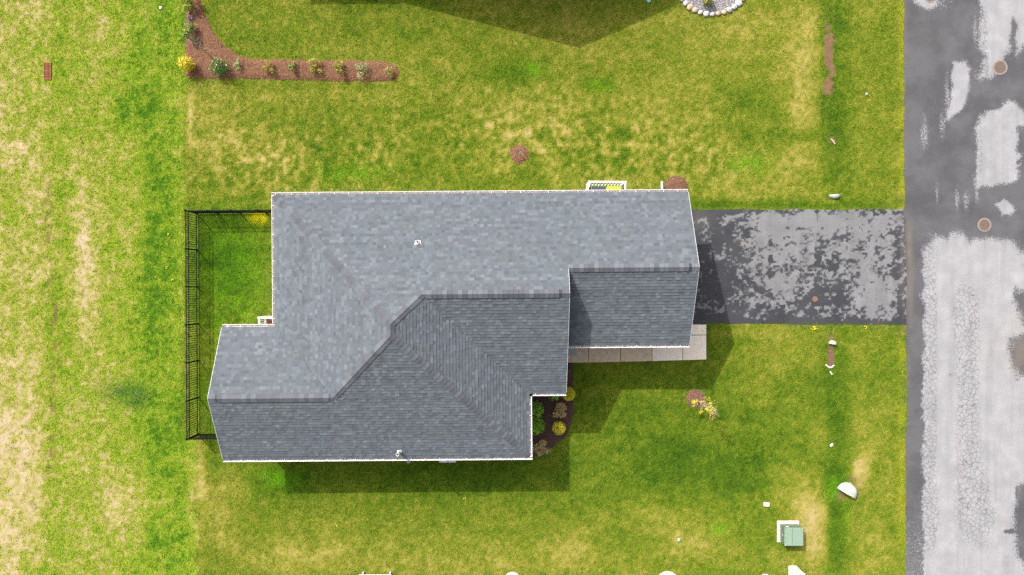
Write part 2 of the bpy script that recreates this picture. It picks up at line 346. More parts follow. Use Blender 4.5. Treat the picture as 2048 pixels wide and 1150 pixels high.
def axis(fine0, fine1, step, far, grow=1.35):
    a = list(np.arange(fine0, fine1+step/2, step)); s = step; x = a[-1]
    out = []
    while x < far: s *= grow; x += s; out.append(x)
    s = step; x = a[0]; pre = []
    while x > -far: s *= grow; x -= s; pre.append(x)
    return np.array(pre[::-1]+a+out)
def grid_mesh(xs, ys):
    X, Y = np.meshgrid(xs, ys); n, m = X.shape
    i = np.arange(n*m).reshape(n, m); F = np.stack([i[:-1, :-1], i[:-1, 1:], i[1:, 1:], i[1:, :-1]], -1).reshape(-1, 4)
    return X.ravel(), Y.ravel(), F

# ---- ground sheet to the horizon
gxx, gyy, gF = grid_mesh(axis(-29, 29, .12, 900), axis(-17, 17, .12, 900))
gz = np.zeros_like(gxx)
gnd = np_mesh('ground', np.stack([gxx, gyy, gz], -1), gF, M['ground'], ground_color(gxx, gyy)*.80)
tag(gnd, 'soil and thatch sheet under the lawns and the rough field', 'ground', kind='structure')

# ---- grass blades
def blades(n, x0, x1, y0, y1):
    x = rng.uniform(x0, x1, n); y = rng.uniform(y0, y1, n)
    k = ~excluded(x+rng.normal(0, .05, n), y+rng.normal(0, .05, n))
    px = x/MPP+1024; py = 575-y/MPP
    return x[k], y[k]
bx, by = blades(980000, -25.6, 20.2, -14.6, 14.6)
bx2, by2 = blades(90000, -31, 31, -20, 20)
k = (np.abs(bx2) > 25.6) | (np.abs(by2) > 14.6); bx = np.concatenate([bx, bx2[k]]); by = np.concatenate([by, by2[k]])
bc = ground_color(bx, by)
lum = bc @ np.array([.3, .6, .1], np.float32); grn = (bc[:, 1]-bc[:, 0])/(bc[:, 1]+1e-4)
# thin cover where the ground is bare
keep = rng.random(len(bx)) < np.clip(1.0-2.0*np.clip(-grn, 0, 1)-.3*(grn < .03), .18, 1)
bx, by, bc, grn = bx[keep], by[keep], bc[keep], grn[keep]
n = len(bx)
field = (bx < -15.6)
az = rng.uniform(0, 2*math.pi, n); L = rng.uniform(.045, .085, n)*(1+.5*np.clip(grn, -.3, .5)); L[field] *= 1.15
wd = rng.uniform(.014, .030, n); tl = np.radians(rng.uniform(28, 78, n))
dx, dy = np.cos(az), np.sin(az)
ln = wd*.5
v0 = np.stack([bx+dy*ln, by-dx*ln, np.full(n, .0)], -1); v1 = np.stack([bx-dy*ln, by+dx*ln, np.full(n, .0)], -1)
v2 = np.stack([bx+dx*L*np.sin(tl), by+dy*L*np.sin(tl), L*np.cos(tl)], -1)
V = np.stack([v0, v1, v2], 1).reshape(-1, 3)
jit = rng.uniform(.72, 1.34, (n, 1))*(1+rng.normal(0, .07, (n, 3)))
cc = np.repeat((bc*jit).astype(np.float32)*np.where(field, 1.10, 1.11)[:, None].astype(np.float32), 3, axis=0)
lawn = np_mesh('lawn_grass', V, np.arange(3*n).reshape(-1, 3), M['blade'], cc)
tag(lawn, 'short mown grass and straw covering the lawns and the rough field', 'grass', kind='stuff')
print('blades', n)

# dandelions
mb = MB()
for i in range(60):
    if i < 40: x, y = rnd.uniform(-24.5, -13), rnd.uniform(-13.5, 13.5)
    else: x, y = rnd.uniform(-13, 18), rnd.uniform(-13.5, 13.5)
    if excluded(np.array([x]), np.array([y]))[0]: continue
    r = rnd.uniform(.012, .02); mb.lathe([(r*.5, .03), (r, .055), (r*.7, .068), (0.002, .07)], 6, (x, y, 0))
for px, py in [(1627,655),(1629,656),(1625,654),(1626,657),(1730,655),(674,1050),(60,141),(74,155),(50,612),(340,469),(345,560),(335,535),(930,995)]:
    x, y = P2(px, py)
    for j in range(4): mb.lathe([(.01, .03), (.022, .055), (.015, .07), (0.002, .072)], 6, (x+rnd.gauss(0, .04), y+rnd.gauss(0, .04), 0))
tag(mb.build('dandelion_flowers', mat('dandelion_yellow', (.62,.54,.03), .8)), 'tiny yellow dandelion heads scattered through the grass', 'flowers', kind='stuff')

# ------------------------------------------------------------------ road
def road_material():
    m, nt, b = mat_base('weathered_asphalt', .88, .2)
    L = nt.links.new
    tc = node(nt, 'ShaderNodeTexCoord')
    def attr(k): a = node(nt, 'ShaderNodeAttribute'); a.attribute_name = k; return a.outputs['Fac']
    def nz(sc, det=4, r=.6):
        n_ = node(nt, 'ShaderNodeTexNoise'); n_.inputs['Scale'].default_value = sc; n_.inputs['Detail'].default_value = det; n_.inputs['Roughness'].default_value = r
        L(tc.outputs['Object'], n_.inputs['Vector']); return n_.outputs['Fac']
    def ma(op, a, b_=None, c=None):
        q = node(nt, 'ShaderNodeMath', operation=op)
        for i, v in enumerate((a, b_, c)):
            if v is None: continue
            if isinstance(v, (int, float)): q.inputs[i].default_value = v
            else: L(v, q.inputs[i])
        return q.outputs[0]
    def ramp2(v, a, c):
        q = node(nt, 'ShaderNodeMapRange'); q.interpolation_type = 'SMOOTHSTEP'; q.inputs[1].default_value = a; q.inputs[2].default_value = c; L(v, q.inputs[0]); return q.outputs[0]
    def mix(f, a, c):
        q = node(nt, 'ShaderNodeMix', data_type='RGBA'); L(f, q.inputs[0])
        for i, v in ((6, a), (7, c)):
            if isinstance(v, tuple): q.inputs[i].default_value = (*v, 1)
            else: L(v, q.inputs[i])
        return q.outputs[2]
    dry = attr('dry'); frag = attr('frag'); crack = attr('crack'); brown = attr('brown')
    n1 = ma('SUBTRACT', nz(14, 5, .72), .5); n2 = ma('SUBTRACT', nz(46, 3, .7), .5)
    e = ma('ADD', dry, ma('MULTIPLY', ma('ADD', ma('MULTIPLY', n1, 2.0), ma('MULTIPLY', n2, 1.6)), frag))
    dm = ramp2(e, .44, .56)
    vo = node(nt, 'ShaderNodeTexVoronoi'); vo.feature = 'DISTANCE_TO_EDGE'; vo.inputs['Scale'].default_value = 4.7
    wv = node(nt, 'ShaderNodeVectorMath', operation='ADD'); sc_ = node(nt, 'ShaderNodeVectorMath', operation='SCALE'); nn = node(nt, 'ShaderNodeTexNoise'); nn.inputs['Scale'].default_value = 5
    L(tc.outputs['Object'], nn.inputs['Vector']); L(nn.outputs['Color'], sc_.inputs[0]); sc_.inputs['Scale'].default_value = .22
    L(tc.outputs['Object'], wv.inputs[0]); L(sc_.outputs[0], wv.inputs[1]); L(wv.outputs[0], vo.inputs['Vector'])
    wob = ma('MULTIPLY', crack, ma('ADD', .5, nz(2.2, 3)))
    cr = ma('MULTIPLY', ramp2(vo.outputs['Distance'], .085, .02), ramp2(wob, .25, .6))
    dm2 = ma('MULTIPLY', dm, ma('SUBTRACT', 1.0, ma('MULTIPLY', cr, .60)))
    fine = ma('ADD', .80, ma('MULTIPLY', nz(120, 2), .4)); big = ma('ADD', .78, ma('MULTIPLY', nz(1.1, 6, .65), .44))
    wetc = mix(ramp2(nz(.6, 3), .35, .65), (.056,.055,.059), (.078,.077,.080))
    wetc = mix(brown, wetc, (.110,.094,.080))
    dryc = mix(ramp2(nz(1.3, 4), .35, .7), (.205,.203,.209), (.240,.236,.240))
    dryc = mix(ma('MULTIPLY', brown, .6), dryc, (.23,.20,.17))
    mp = node(nt, 'ShaderNodeMapping'); mp.inputs['Scale'].default_value = (2.6, .10, 1); L(tc.outputs['Object'], mp.inputs['Vector'])
    ns_ = node(nt, 'ShaderNodeTexNoise'); ns_.inputs['Scale'].default_value = 1.0; ns_.inputs['Detail'].default_value = 5; L(mp.outputs[0], ns_.inputs['Vector'])
    dryc = mix(ma('MULTIPLY', ramp2(ns_.outputs['Fac'], .48, .66), .35), dryc, (.165,.162,.168))
    pk = ma('MULTIPLY', attr('pink'), ramp2(nz(24, 2), .56, .66)); dryc = mix(ma('MULTIPLY', pk, .6), dryc, (.31,.19,.19))
    col = mix(dm2, wetc, dryc)
    sp = ramp2(nz(60, 2, .5), .69, .74); col = mix(ma('MULTIPLY', sp, attr('speck')), col, (.27,.26,.255))
    v = node(nt, 'ShaderNodeVectorMath', operation='SCALE'); L(col, v.inputs[0]); L(ma('MULTIPLY', fine, big), v.inputs['Scale']); L(v.outputs[0], b.inputs['Base Color'])
    bp = node(nt, 'ShaderNodeBump'); bp.inputs['Strength'].default_value = .25; bp.inputs['Distance'].default_value = .006
    L(ma('SUBTRACT', nz(160, 2), ma('MULTIPLY', cr, 1.5)), bp.inputs['Height']); L(bp.outputs[0], b.inputs['Normal'])
    rr = node(nt, 'ShaderNodeMapRange'); rr.inputs[3].default_value = .62; rr.inputs[4].default_value = .92; L(dm2, rr.inputs[0]); L(rr.outputs[0], b.inputs['Roughness'])
    return m
M['asphalt'] = road_material()
DRYP = [  # dry, light patches of the road: outline, softness (m)
 ([(1963,-60),(2120,-60),(2120,86),(2046,90),(2030,112),(2031,52),(2022,44),(2020,99),(2010,112),(1997,130),(1986,154),(1963,160),(1961,125),(1972,112),(1960,97),(1959,31)], .10),
 ([(1905,123),(1934,120),(1938,136),(1937,183),(1923,219),(1900,238),(1890,240),(1899,196),(1902,146)], .06),
 ([(1957,232),(1970,226),(2004,219),(2015,203),(2028,206),(2046,222),(2052,240),(2048,250),(2036,256),(2033,300),(2043,312),(2041,342),(2030,365),(1984,373),(1952,376),(1951,326)], .07),
 ([(1985,408),(2010,402),(2027,408),(2031,418),(2028,429),(2000,430),(1995,416)], .05),
 ([(1838,545),(1842,512),(1852,490),(1866,478),(1884,474),(1890,480),(1900,469),(1925,470),(1938,482),(1947,478),(1980,474),(2020,480),(2034,494),(2036,502),(2110,505),(2110,590),(2040,580),(2030,570),(2026,610),(2040,640),(2060,655),(2050,668),(2024,674),(2019,700),(2024,735),(2046,752),(2120,760),(2120,960),(2050,966),(2034,976),(2028,1010),(2030,1090),(2040,1116),(2060,1150),(2080,1500),(1842,1500),(1842,1010),(1838,900)], .12),
 ([(1838,-10),(1876,-14),(1872,8),(1856,17),(1842,12),(1832,6)], .07)]
FRP = [  # half-dry, speckled patches: centre, radii, level
 (1896,190,9,50,.42),(1884,250,8,34,.36),(1848,265,9,36,.46),(1866,215,14,40,.10),(1950,62,6,40,.40),(1953,150,10,20,.25),(1874,385,4,30,.34),(1914,398,6,24,.46),(1932,402,9,22,.42),(1953,388,5,22,.40),(2035,60,14,60,.12),(1978,140,20,16,.2),(1880,5,30,16,.30),(1800,40,40,30,.0),(1862,470,14,10,.25),(1955,720,30,20,-.0)]
DARK = [(1903,750,15,10,.62),(1985,700,12,26,.45),(1955,740,26,8,.42),(2044,530,6,14,.5),(2040,850,5,10,.5),(1897,980,5,40,.3),(2036,930,4,16,.4),(1888,660,3,60,.25),(1895,1130,8,10,.35),(1898,900,5,40,.25),(2005,300,10,14,.26),(2034,324,5,5,.7),(2032,336,8,3,.35),(2014,1063,11,4.5,1.2),(2008,872,4,4,.5),(2008,965,3,4,.4),(1941,560,3.5,70,.26),(1895,520,3,60,.18),(2046,885,5,5,.6),(2036,810,3,4,.5),(2027,50,4,36,.5),(1990,88,22,10,.28),(1899,165,2.5,24,.45),(2032,760,6,4,.4),(1897,1090,10,40,.1),(2033,985,3,12,.5)]
BROWN = [(1821,560,8,90,.8),(1818,480,6,40,.7),(2040,705,12,26,.9),(1976,700,16,30,.5),(2011,1046,8,7,1.0),(2020,735,14,14,.5),(2046,958,6,6,.6),(1808,90,5,200,.4),(2030,640,16,20,.4),(1850,60,14,30,.25),(2030,700,40,60,.25)]
def road_attrs(x, y):
    px = x/MPP+1024; py = 575-y/MPP
    dry = np.full(x.shape, -.6, np.float32); frag = np.full(x.shape, 1.0, np.float32)
    wx = x+(vn(x, y, .5, 40)-.5)*.22+(vn(x, y, .18, 41)-.5)*.12; wy = y+(vn(x, y, .5, 42)-.5)*.22+(vn(x, y, .18, 43)-.5)*.12
    for p, s in DRYP:
        d = dist_poly(poly(p), wx, wy); dry = np.maximum(dry, np.clip(.5+d/(s*2.6)*.5, -.6, 1.3))
    for cx, cy, rx, ry, a in FRP:
        g = np.exp(-(((px-cx)/rx)**2+((py-cy)/ry)**2)); dry = np.where(dry < .5, np.maximum(dry, -.6+(a+.70)*g**.35), dry)
    dry = dry-blobs(px, py, DARK)*1.1*(.75+.5*vn(x, y, .2, 44))
    # left shoulder of the lower road stays darker, ragged
    dry = np.minimum(dry, np.where(py > 470, -.35+(px-1836+(fbm(x, y, .5, 45, 4)-.5)*16+(vn(x, y, .09, 47)-.5)*7)/12, 2))
    sh = sst(1000, 1080, py)*sst(1850, 1842, px); dry = np.where((px < 1846) & (py > 990), np.maximum(dry, .30*sh+.0), dry)
    crack = np.clip(blobs(px, py, [(1858,640,16,190,1.1),(1858,900,15,150,.9),(1862,1050,14,60,.6),(1935,700,26,110,.9),(1935,860,22,120,.75),(1950,1000,40,130,.55),(1930,620,30,60,.5),(1995,1040,40,80,.25),(1846,250,10,40,.8),(1960,300,6,80,.7),(1968,60,10,80,.7),(1966,140,12,30,.7),(1900,1040,40,120,.2)]), 0, 1)
    speck = np.clip(.14+sst(860, 1150, py)*sst(1848, 1830, px)*.9, 0, 1)
    pink = np.clip(blobs(px, py, [(1935,890,14,40,1),(1918,960,8,120,.8),(1945,610,10,30,.8),(1880,1060,10,40,.5)]), 0, 1)
    return dict(dry=dry, frag=frag, crack=crack, brown=np.clip(blobs(px, py, BROWN)*(.6+.6*vn(x, y, .4, 46)), 0, 1), speck=speck, pink=pink)
xs = np.concatenate([np.arange(18.6, 25.6, .06), np.arange(25.6, 29.4, .4)])
ys = axis(-15, 15, .06, 700, 1.4)
rx, ry, rF = grid_mesh(xs, ys)
# left edge follows the surveyed line with a ragged lip
ex = np.interp(575-ry/MPP, [p[1] for p in ROAD_L], [(p[0]-1024)*MPP for p in ROAD_L])+(vn(rx*0, ry, .5, 50)-.5)*.10+(vn(rx*0, ry, .14, 51)-.5)*.05
kk = np.clip((rx-18.6)/.8, 0, 1); rxx = rx+np.where(rx < 19.4, (1-kk)*(ex-18.6), 0)
cz = .012+.05*np.clip((rxx-19)/4.5, 0, 1)*0
road = np_mesh('road', np.stack([rxx, ry, cz], -1), rF, M['asphalt'], attrs=road_attrs(rxx, ry))
tag(road, 'cracked grey street with pale dry patches and darker damp asphalt', 'road', kind='structure')

# ------------------------------------------------------------------ driveway
def drive_attrs(x, y):
    px = x/MPP+1024; py = 575-y/MPP
    b = blobs(px, py, [(1570,445,90,26,.50),(1540,470,40,40,.45),(1700,460,90,40,.45),(1640,440,140,20,.35),(1750,600,52,40,.75),(1745,560,50,30,.55),(1780,470,20,60,.3),(1560,500,60,30,.30),(1640,520,60,40,.18),(1720,520,50,30,.35),(1555,565,40,22,.34),(1565,590,26,26,.40),(1600,570,60,20,.28),(1540,600,50,14,.28),(1645,620,40,16,.24),(1665,545,30,14,.3),(1510,510,26,14,.34),(1500,533,30,6,.34),(1780,630,30,10,.4),
        (1443,448,14,10,.42),(1460,438,22,5,.34),(1400,440,16,8,.42),(1440,515,12,6,.38),(1455,500,14,6,.3),(1452,530,8,4,.38),(1492,488,14,6,.34),(1420,627,16,2.5,.62),(1421,553,9,2.5,.6),(1449,568,5,4,.5),(1480,585,8,8,.36),(1468,606,5,5,.4),(1500,607,16,8,.34),(1496,626,5,4,.4),(1526,626,9,3,.5),(1432,605,4,6,.34),(1425,600,5,3,.3),(1385,460,6,5,.4),(1445,467,6,4,.3)])
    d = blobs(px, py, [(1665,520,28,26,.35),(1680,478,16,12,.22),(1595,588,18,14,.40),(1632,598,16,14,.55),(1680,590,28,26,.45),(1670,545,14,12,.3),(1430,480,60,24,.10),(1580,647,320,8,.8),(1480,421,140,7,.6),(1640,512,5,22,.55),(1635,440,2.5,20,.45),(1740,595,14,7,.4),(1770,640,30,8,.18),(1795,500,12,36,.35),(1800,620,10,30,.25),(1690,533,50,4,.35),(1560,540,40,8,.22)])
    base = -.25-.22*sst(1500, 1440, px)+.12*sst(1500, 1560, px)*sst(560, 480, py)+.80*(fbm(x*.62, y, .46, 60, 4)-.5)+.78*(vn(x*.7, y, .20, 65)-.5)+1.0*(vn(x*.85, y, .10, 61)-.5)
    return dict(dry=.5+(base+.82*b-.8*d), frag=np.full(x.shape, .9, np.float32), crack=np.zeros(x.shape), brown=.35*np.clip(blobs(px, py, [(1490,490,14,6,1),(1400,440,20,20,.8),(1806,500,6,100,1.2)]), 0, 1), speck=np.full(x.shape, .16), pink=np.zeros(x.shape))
def driveway_material():
    m = M['asphalt'].copy(); m.name = 'driveway_asphalt'
    for nd in m.node_tree.nodes:
        if nd.bl_idname == 'ShaderNodeMix':
            for i in (6, 7):
                s = nd.inputs[i]
                if not s.is_linked:
                    c = tuple(s.default_value)[:3]
                    for a, bb in (((.056,.055,.059), (.028,.028,.032)), ((.078,.077,.080), (.038,.038,.042)), ((.205,.203,.209), (.120,.120,.123)), ((.240,.236,.240), (.144,.144,.147)), ((.27,.26,.255), (.15,.145,.14))):
                        if max(abs(c[j]-a[j]) for j in range(3)) < .003: s.default_value = (*bb, 1)
    return m
M['drive'] = driveway_material()
dxs = np.arange(7.35, 19.14, .045); dys = np.arange(-1.80, 3.81, .045)
qx, qy, qF = grid_mesh(dxs, dys)
t_ = (qy+1.80)/5.61
ytop = (575-417.6)*MPP+(vn(qx, qx*0, .6, 62)-.5)*.07+(vn(qx, qx*0, .15, 64)-.5)*.03; ybot = (575-648.6)*MPP+(vn(qx, qx*0+9, .6, 63)-.5)*.07-(qx-13)*.006
qyy = ybot+(ytop-ybot)*np.clip(t_, 0, 1)
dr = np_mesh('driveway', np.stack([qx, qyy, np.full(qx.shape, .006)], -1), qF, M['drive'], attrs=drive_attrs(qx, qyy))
tag(dr, 'dark sealed driveway with worn pale patches from garage to street', 'driveway', kind='structure')

# ------------------------------------------------------------------ concrete walkway
walk = empty('walkway', (0, 0, 0), 0, 'concrete front walk of jointed slabs along the garage', 'path'); walk['kind'] = 'structure'
def slab(pts, m, top=.055):
    q = poly(pts); cx = sum(a for a, _ in q)/len(q); cy = sum(b for _, b in q)/len(q)
    g = [(cx+(a-cx)*(1-.012/max(.3, abs(a-cx))), cy+(b-cy)*(1-.012/max(.2, abs(b-cy)))) for a, b in q]
    e = [(cx+(a-cx)*.988, cy+(b-cy)*.975) for a, b in g]
    s = MB(); n_ = 4
    a_ = sum(g[i][0]*g[(i+1)%4][1]-g[(i+1)%4][0]*g[i][1] for i in range(4))
    if a_ < 0: g = g[::-1]; e = e[::-1]
    s.add([(x,y,-.05) for x,y in g]+[(x,y,top-.01) for x,y in g]+[(x,y,top) for x,y in e],
          [(0,1,5,4),(1,2,6,5),(2,3,7,6),(3,0,4,7),(4,5,9,8),(5,6,10,9),(6,7,11,10),(7,4,8,11),(8,9,10,11)])
    return s.build('slab', m, walk)
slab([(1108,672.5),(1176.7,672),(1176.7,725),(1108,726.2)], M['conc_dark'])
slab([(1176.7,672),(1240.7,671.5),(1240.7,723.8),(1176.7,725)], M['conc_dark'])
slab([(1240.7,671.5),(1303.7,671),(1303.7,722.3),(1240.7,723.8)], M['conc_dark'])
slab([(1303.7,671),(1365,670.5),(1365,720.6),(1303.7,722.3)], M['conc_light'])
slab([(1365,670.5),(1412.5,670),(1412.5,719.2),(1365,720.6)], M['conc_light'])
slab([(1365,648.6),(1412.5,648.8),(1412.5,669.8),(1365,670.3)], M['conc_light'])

# ------------------------------------------------------------------ mulch and gravel beds
def bed(key, name, label, base_m, hmax, cols, per, cat='flower bed', step=.06, size=(.05, .012)):
    pl = poly(BEDS[key]); xs_ = [a for a, _ in pl]; ys_ = [b for _, b in pl]
    X, Y, F = grid_mesh(np.arange(min(xs_)-.1, max(xs_)+.16, step), np.arange(min(ys_)-.1, max(ys_)+.16, step))
    d = dist_poly(pl, X+(vn(X, Y, .3, 70)-.5)*.06, Y+(vn(X, Y, .3, 71)-.5)*.06)
    ok = (d[F] > -.02).all(1); F = F[ok]
    Z = .004+np.clip(d*.35, 0, hmax)+.018*(vn(X, Y, .13, 72))*(d > .03)
    used = np.unique(F); mp = -np.ones(len(X), int); mp[used] = np.arange(len(used))
    o = np_mesh(name, np.stack([X, Y, Z], -1)[used], mp[F], base_m)
    tag(o, label, cat, kind='structure')
    n_ = int(per*(max(xs_)-min(xs_))*(max(ys_)-min(ys_)))
    cx = rng.uniform(min(xs_), max(xs_), n_); cy = rng.uniform(min(ys_), max(ys_), n_); dd = dist_poly(pl, cx, cy); k_ = dd > -.01
    cx, cy, dd = cx[k_], cy[k_], dd[k_]; n_ = len(cx)
    cz_ = .012+np.clip(dd*.35, 0, hmax)+.018*vn(cx, cy, .13, 72)
    a = rng.uniform(0, 6.28, n_); l = size[0]*rng.uniform(.5, 1.4, n_); w = size[1]*rng.uniform(.6, 1.6, n_); ti = rng.normal(0, .35, n_); tj = rng.normal(0, .3, n_)
    u = np.stack([np.cos(a), np.sin(a), ti], -1)*l[:, None]*.5; v = np.stack([-np.sin(a), np.cos(a), tj], -1)*w[:, None]*.5
    c = np.stack([cx, cy, cz_+.008], -1)
    V_ = np.stack([c-u-v, c+u-v, c+u+v, c-u+v], 1).reshape(-1, 3)
    pal = np.array(cols, np.float32)[rng.integers(0, len(cols), n_)]*rng.uniform(.65, 1.4, (n_, 1))
    st = np_mesh(name+'_chips', V_, np.arange(4*n_).reshape(-1, 4), M['chips'], np.repeat(pal, 4, 0), parent=o); st['kind'] = 'stuff'
    return o
RED = [(.225,.100,.050),(.175,.076,.040),(.265,.135,.070),(.115,.052,.032),(.32,.185,.105),(.20,.10,.06)]
DRK = [(.095,.055,.044),(.070,.040,.034),(.13,.078,.062),(.055,.033,.03)]
bed('L', 'mulch_bed', 'L-shaped reddish brown mulch bed in the upper left lawn corner', M['mulch'], .07, RED, 420)
bed('F', 'mulch_bed', 'dark mulch bed with shrubs in the front corner of the house', M['mulch_dark'], .06, DRK, 420)
bed('T1', 'mulch_ring', 'small round mulch ring around a bare twig tree in the back lawn', M['mulch'], .08, RED, 520, 'mulch ring')
bed('T2', 'mulch_ring', 'round mulch ring under the staked young tree in the front lawn', M['mulch'], .08, [(.22,.13,.10),(.18,.10,.09),(.26,.17,.13),(.14,.08,.07)], 520, 'mulch ring')
bed('C', 'mulch_ring', 'half round mulch patch against the upper garage corner', M['mulch'], .08, [(.17,.09,.06),(.13,.065,.05),(.22,.13,.07),(.10,.05,.04)], 520, 'mulch ring')
gb = bed('G', 'gravel_bed', 'pale gravel circle ringed by white stones at the top edge', M['gravelbase'], .03, [(.25,.24,.245),(.33,.31,.32),(.17,.16,.165),(.29,.25,.225),(.22,.205,.225),(.40,.38,.385)], 900, 'gravel bed', size=(.035, .028))
def rock(seed, r):
    g = random.Random(seed); s = MB(); vs = []; n_, m_ = 8, 5
    for j in range(m_):
        th = math.pi*(j+.0)/(m_-1)
        for i in range(n_):
            ph = 2*math.pi*i/n_; q = r*(1+g.uniform(-.16, .16))
            vs.append((q*math.sin(th)*math.cos(ph)*1.15, q*math.sin(th)*math.sin(ph)*.9, q*math.cos(th)*.62))
    s.add(vs, [(j*n_+i, (j+1)*n_+i, (j+1)*n_+(i+1) % n_, j*n_+(i+1) % n_) for j in range(m_-1) for i in range(n_)]); return s.mesh('stone')
rk = [rock(i, .15) for i in range(5)]
for m_ in rk: m_.materials.append(M['stone']); m_.polygons.foreach_set('use_smooth', [True]*len(m_.polygons))
for i in range(40):
    a = 2*math.pi*i/40; x, y = P2(1424+75*math.cos(a), -46+75*math.sin(a))
    link('stone', rk[i % 5], None, gb, (x, y, .05), (0, 0, a+1.57+rnd.uniform(-.3, .3))).scale = (rnd.uniform(.8, 1.1),)*3

# ------------------------------------------------------------------ the house
house = empty('house', (0, 0, 0), RZ, 'single storey house with a hipped and gabled grey shingle roof and white gutters', 'house')
EZ = 3.0; PI_ = .5             # eave height and pitch
def pl_pt(kind, u, d, h=0.0):
    nz_ = 1/math.sqrt(1+PI_*PI_); off = h*PI_*nz_; z = EZ+PI_*d+h*nz_; dd = d-off
    if kind == 'N': return (u, 4.13-dd, z)
    if kind == 'S': return (u, -7.44+dd, z)
    if kind == 'W': return (-10.41+dd, u, z)
    if kind == 'E': return (.70-dd, u, z)
    if kind == 'R1': return (u, -4.64+dd, z)
    if kind == 'R2': return (u, -1.66-dd, z)
    if kind == 'G': return (u, -2.55+dd, z)
PLANES = {
 'N': [(0,3.34,-10.41,-7.07,7.77,7.77),(3.34,4.385,-7.07,-6.025,2.34,2.34),(4.385,5.555,-6.025,-4.855,-3.685,-4.855)],
 'S': [(0,2.89,-12.76,-12.76,.70,-2.19),(2.89,5.555,-7.52,-4.855,-2.19,-4.855)],
 'W': [(0,2.89,-1.66,-4.55,4.13,1.24),(2.89,5.555,-4.55,-1.885,1.24,-1.425)],
 'E': [(0,4.385,-7.44,-3.055,-4.64,-.255),(4.385,5.555,-3.055,-1.885,-.255,-1.425)],
 'R1': [(0,4.385,.70,-3.685,2.34,2.34)],
 'R2': [(0,2.89,-12.76,-12.76,-10.41,-7.52)],
 'G': [(0,3.34,2.08,2.08,7.77,7.77)]}
FLIP = {'N': True, 'S': False, 'W': True, 'E': False, 'R1': False, 'R2': True, 'G': False}
def orient(kind, q):            # faces wind so that they point up
    a, b, c = (Vector(q[0]), Vector(q[1]), Vector(q[2]))
    return q if (b-a).cross(c-a).z > 0 else q[::-1]
# deck (boards and underlay) as the roof part itself
rd = MB()
for kd, L_ in PLANES.items():
    for d0, d1, l0, l1, r0, r1 in L_:
        top = orient(kd, [pl_pt(kd, l0, d0), pl_pt(kd, r0, d0), pl_pt(kd, r1, d1), pl_pt(kd, l1, d1)])
        low = [(x, y, z-.09) for x, y, z in top]
        rd.add(top+low, [(0,1,2,3),(7,6,5,4),(0,4,5,1),(1,5,6,2),(2,6,7,3),(3,7,4,0)])
roof = rd.build('roof', M['deck'], house)
# shingles
CS = .128; tabs = []
def lerp(a, b, t): return a+(b-a)*t
pal = np.array(SHP)
for kd, L_ in PLANES.items():
    D = L_[-1][1]; nrow = int(math.ceil(D/CS))
    r_ = random.Random(kd)
    for i in range(nrow):
        d0 = i*CS
        for (a0, a1, l0, l1, q0, q1) in L_:
            s0, s1 = max(d0, a0), min(d0+CS, a1)
            if s1-s0 < .004: continue
            t0, t1 = (s0-a0)/(a1-a0), (s1-a0)/(a1-a0)
            lb, lt, rb, rt = lerp(l0,l1,t0), lerp(l0,l1,t1), lerp(q0,q1,t0), lerp(q0,q1,t1)
            u = min(lb, lt)-r_.uniform(0, .3); mx = max(rb, rt)
            if i == 0: s0 = -.02
            tone0 = r_.gauss(0, .04)
            while u < mx:
                w = r_.choice([.12,.14,.16,.18,.20,.26,.15,.17]); e = u+w
                q = [max(u, lb), min(e, rb), min(e, rt), max(u, lt)]
                if q[1] > q[0]+.002 or q[2] > q[3]+.002:
                    q[1] = max(q[1], q[0]); q[2] = max(q[2], q[3])
                    ci = r_.choices(range(8), [5,5,4,3.2,2.4,1.6,1.6,1.3])[0]; f = 1+r_.gauss(0, .035)+tone0
                    tabs.append((kd, q, s0, s1, r_.choice([.013,.014,.022,.026]), tuple(pal[ci]*f), w*(s1-s0)))
                u = e
def tab_verts(t):
    kd, q, s0, s1, h, c, _ = t
    return [pl_pt(kd, q[0], s0, h), pl_pt(kd, q[1], s0, h), pl_pt(kd, q[2], s1+.012, .0035), pl_pt(kd, q[3], s1+.012, .0035), pl_pt(kd, q[0], s0, -.002), pl_pt(kd, q[1], s0, -.002)]
def tab_faces(kd): return [(0,1,2,3),(4,5,1,0),(5,2,1),(4,0,3)]
order = sorted(range(len(tabs)), key=lambda i: -tabs[i][6]-(.0005*rnd.random()))
full = [i for i in order if abs(tabs[i][1][0]-tabs[i][1][3]) < 1e-6 and abs(tabs[i][1][1]-tabs[i][1][2]) < 1e-6 and tabs[i][3]-tabs[i][2] > .12 and tabs[i][2] > .01]
big = full[:1500]; rnd.shuffle(big); single = set(big[:296])
mb = MB()
for i, t in enumerate(tabs):
    if i in single: continue
    mb.col = t[5]; vs = tab_verts(t)
    up = (Vector(vs[1])-Vector(vs[0])).cross(Vector(vs[3])-Vector(vs[0])).z > 0
    mb.add(vs, tab_faces(0) if up else [f[::-1] for f in tab_faces(0)])
sf = mb.build('shingle_courses', M['shingle'], roof, colored=True); sf['kind'] = 'stuff'
cache = {}
for i in sorted(single):
    t = tabs[i]; vs = [Vector(v) for v in tab_verts(t)]; o_ = vs[0].copy(); key = (t[0], round(t[1][1]-t[1][0], 3), t[4], round(t[3]-t[2], 3))
    if key not in cache:
        s = MB(); s.add([v-o_ for v in vs], tab_faces(0) if (vs[1]-vs[0]).cross(vs[3]-vs[0]).z > 0 else [f[::-1] for f in tab_faces(0)]); cache[key] = s.mesh('shingle'); cache[key].materials.append(M['shingle_one'])
    link('shingle', cache[key], None, roof, o_)
print('tabs', len(tabs), len(cache))
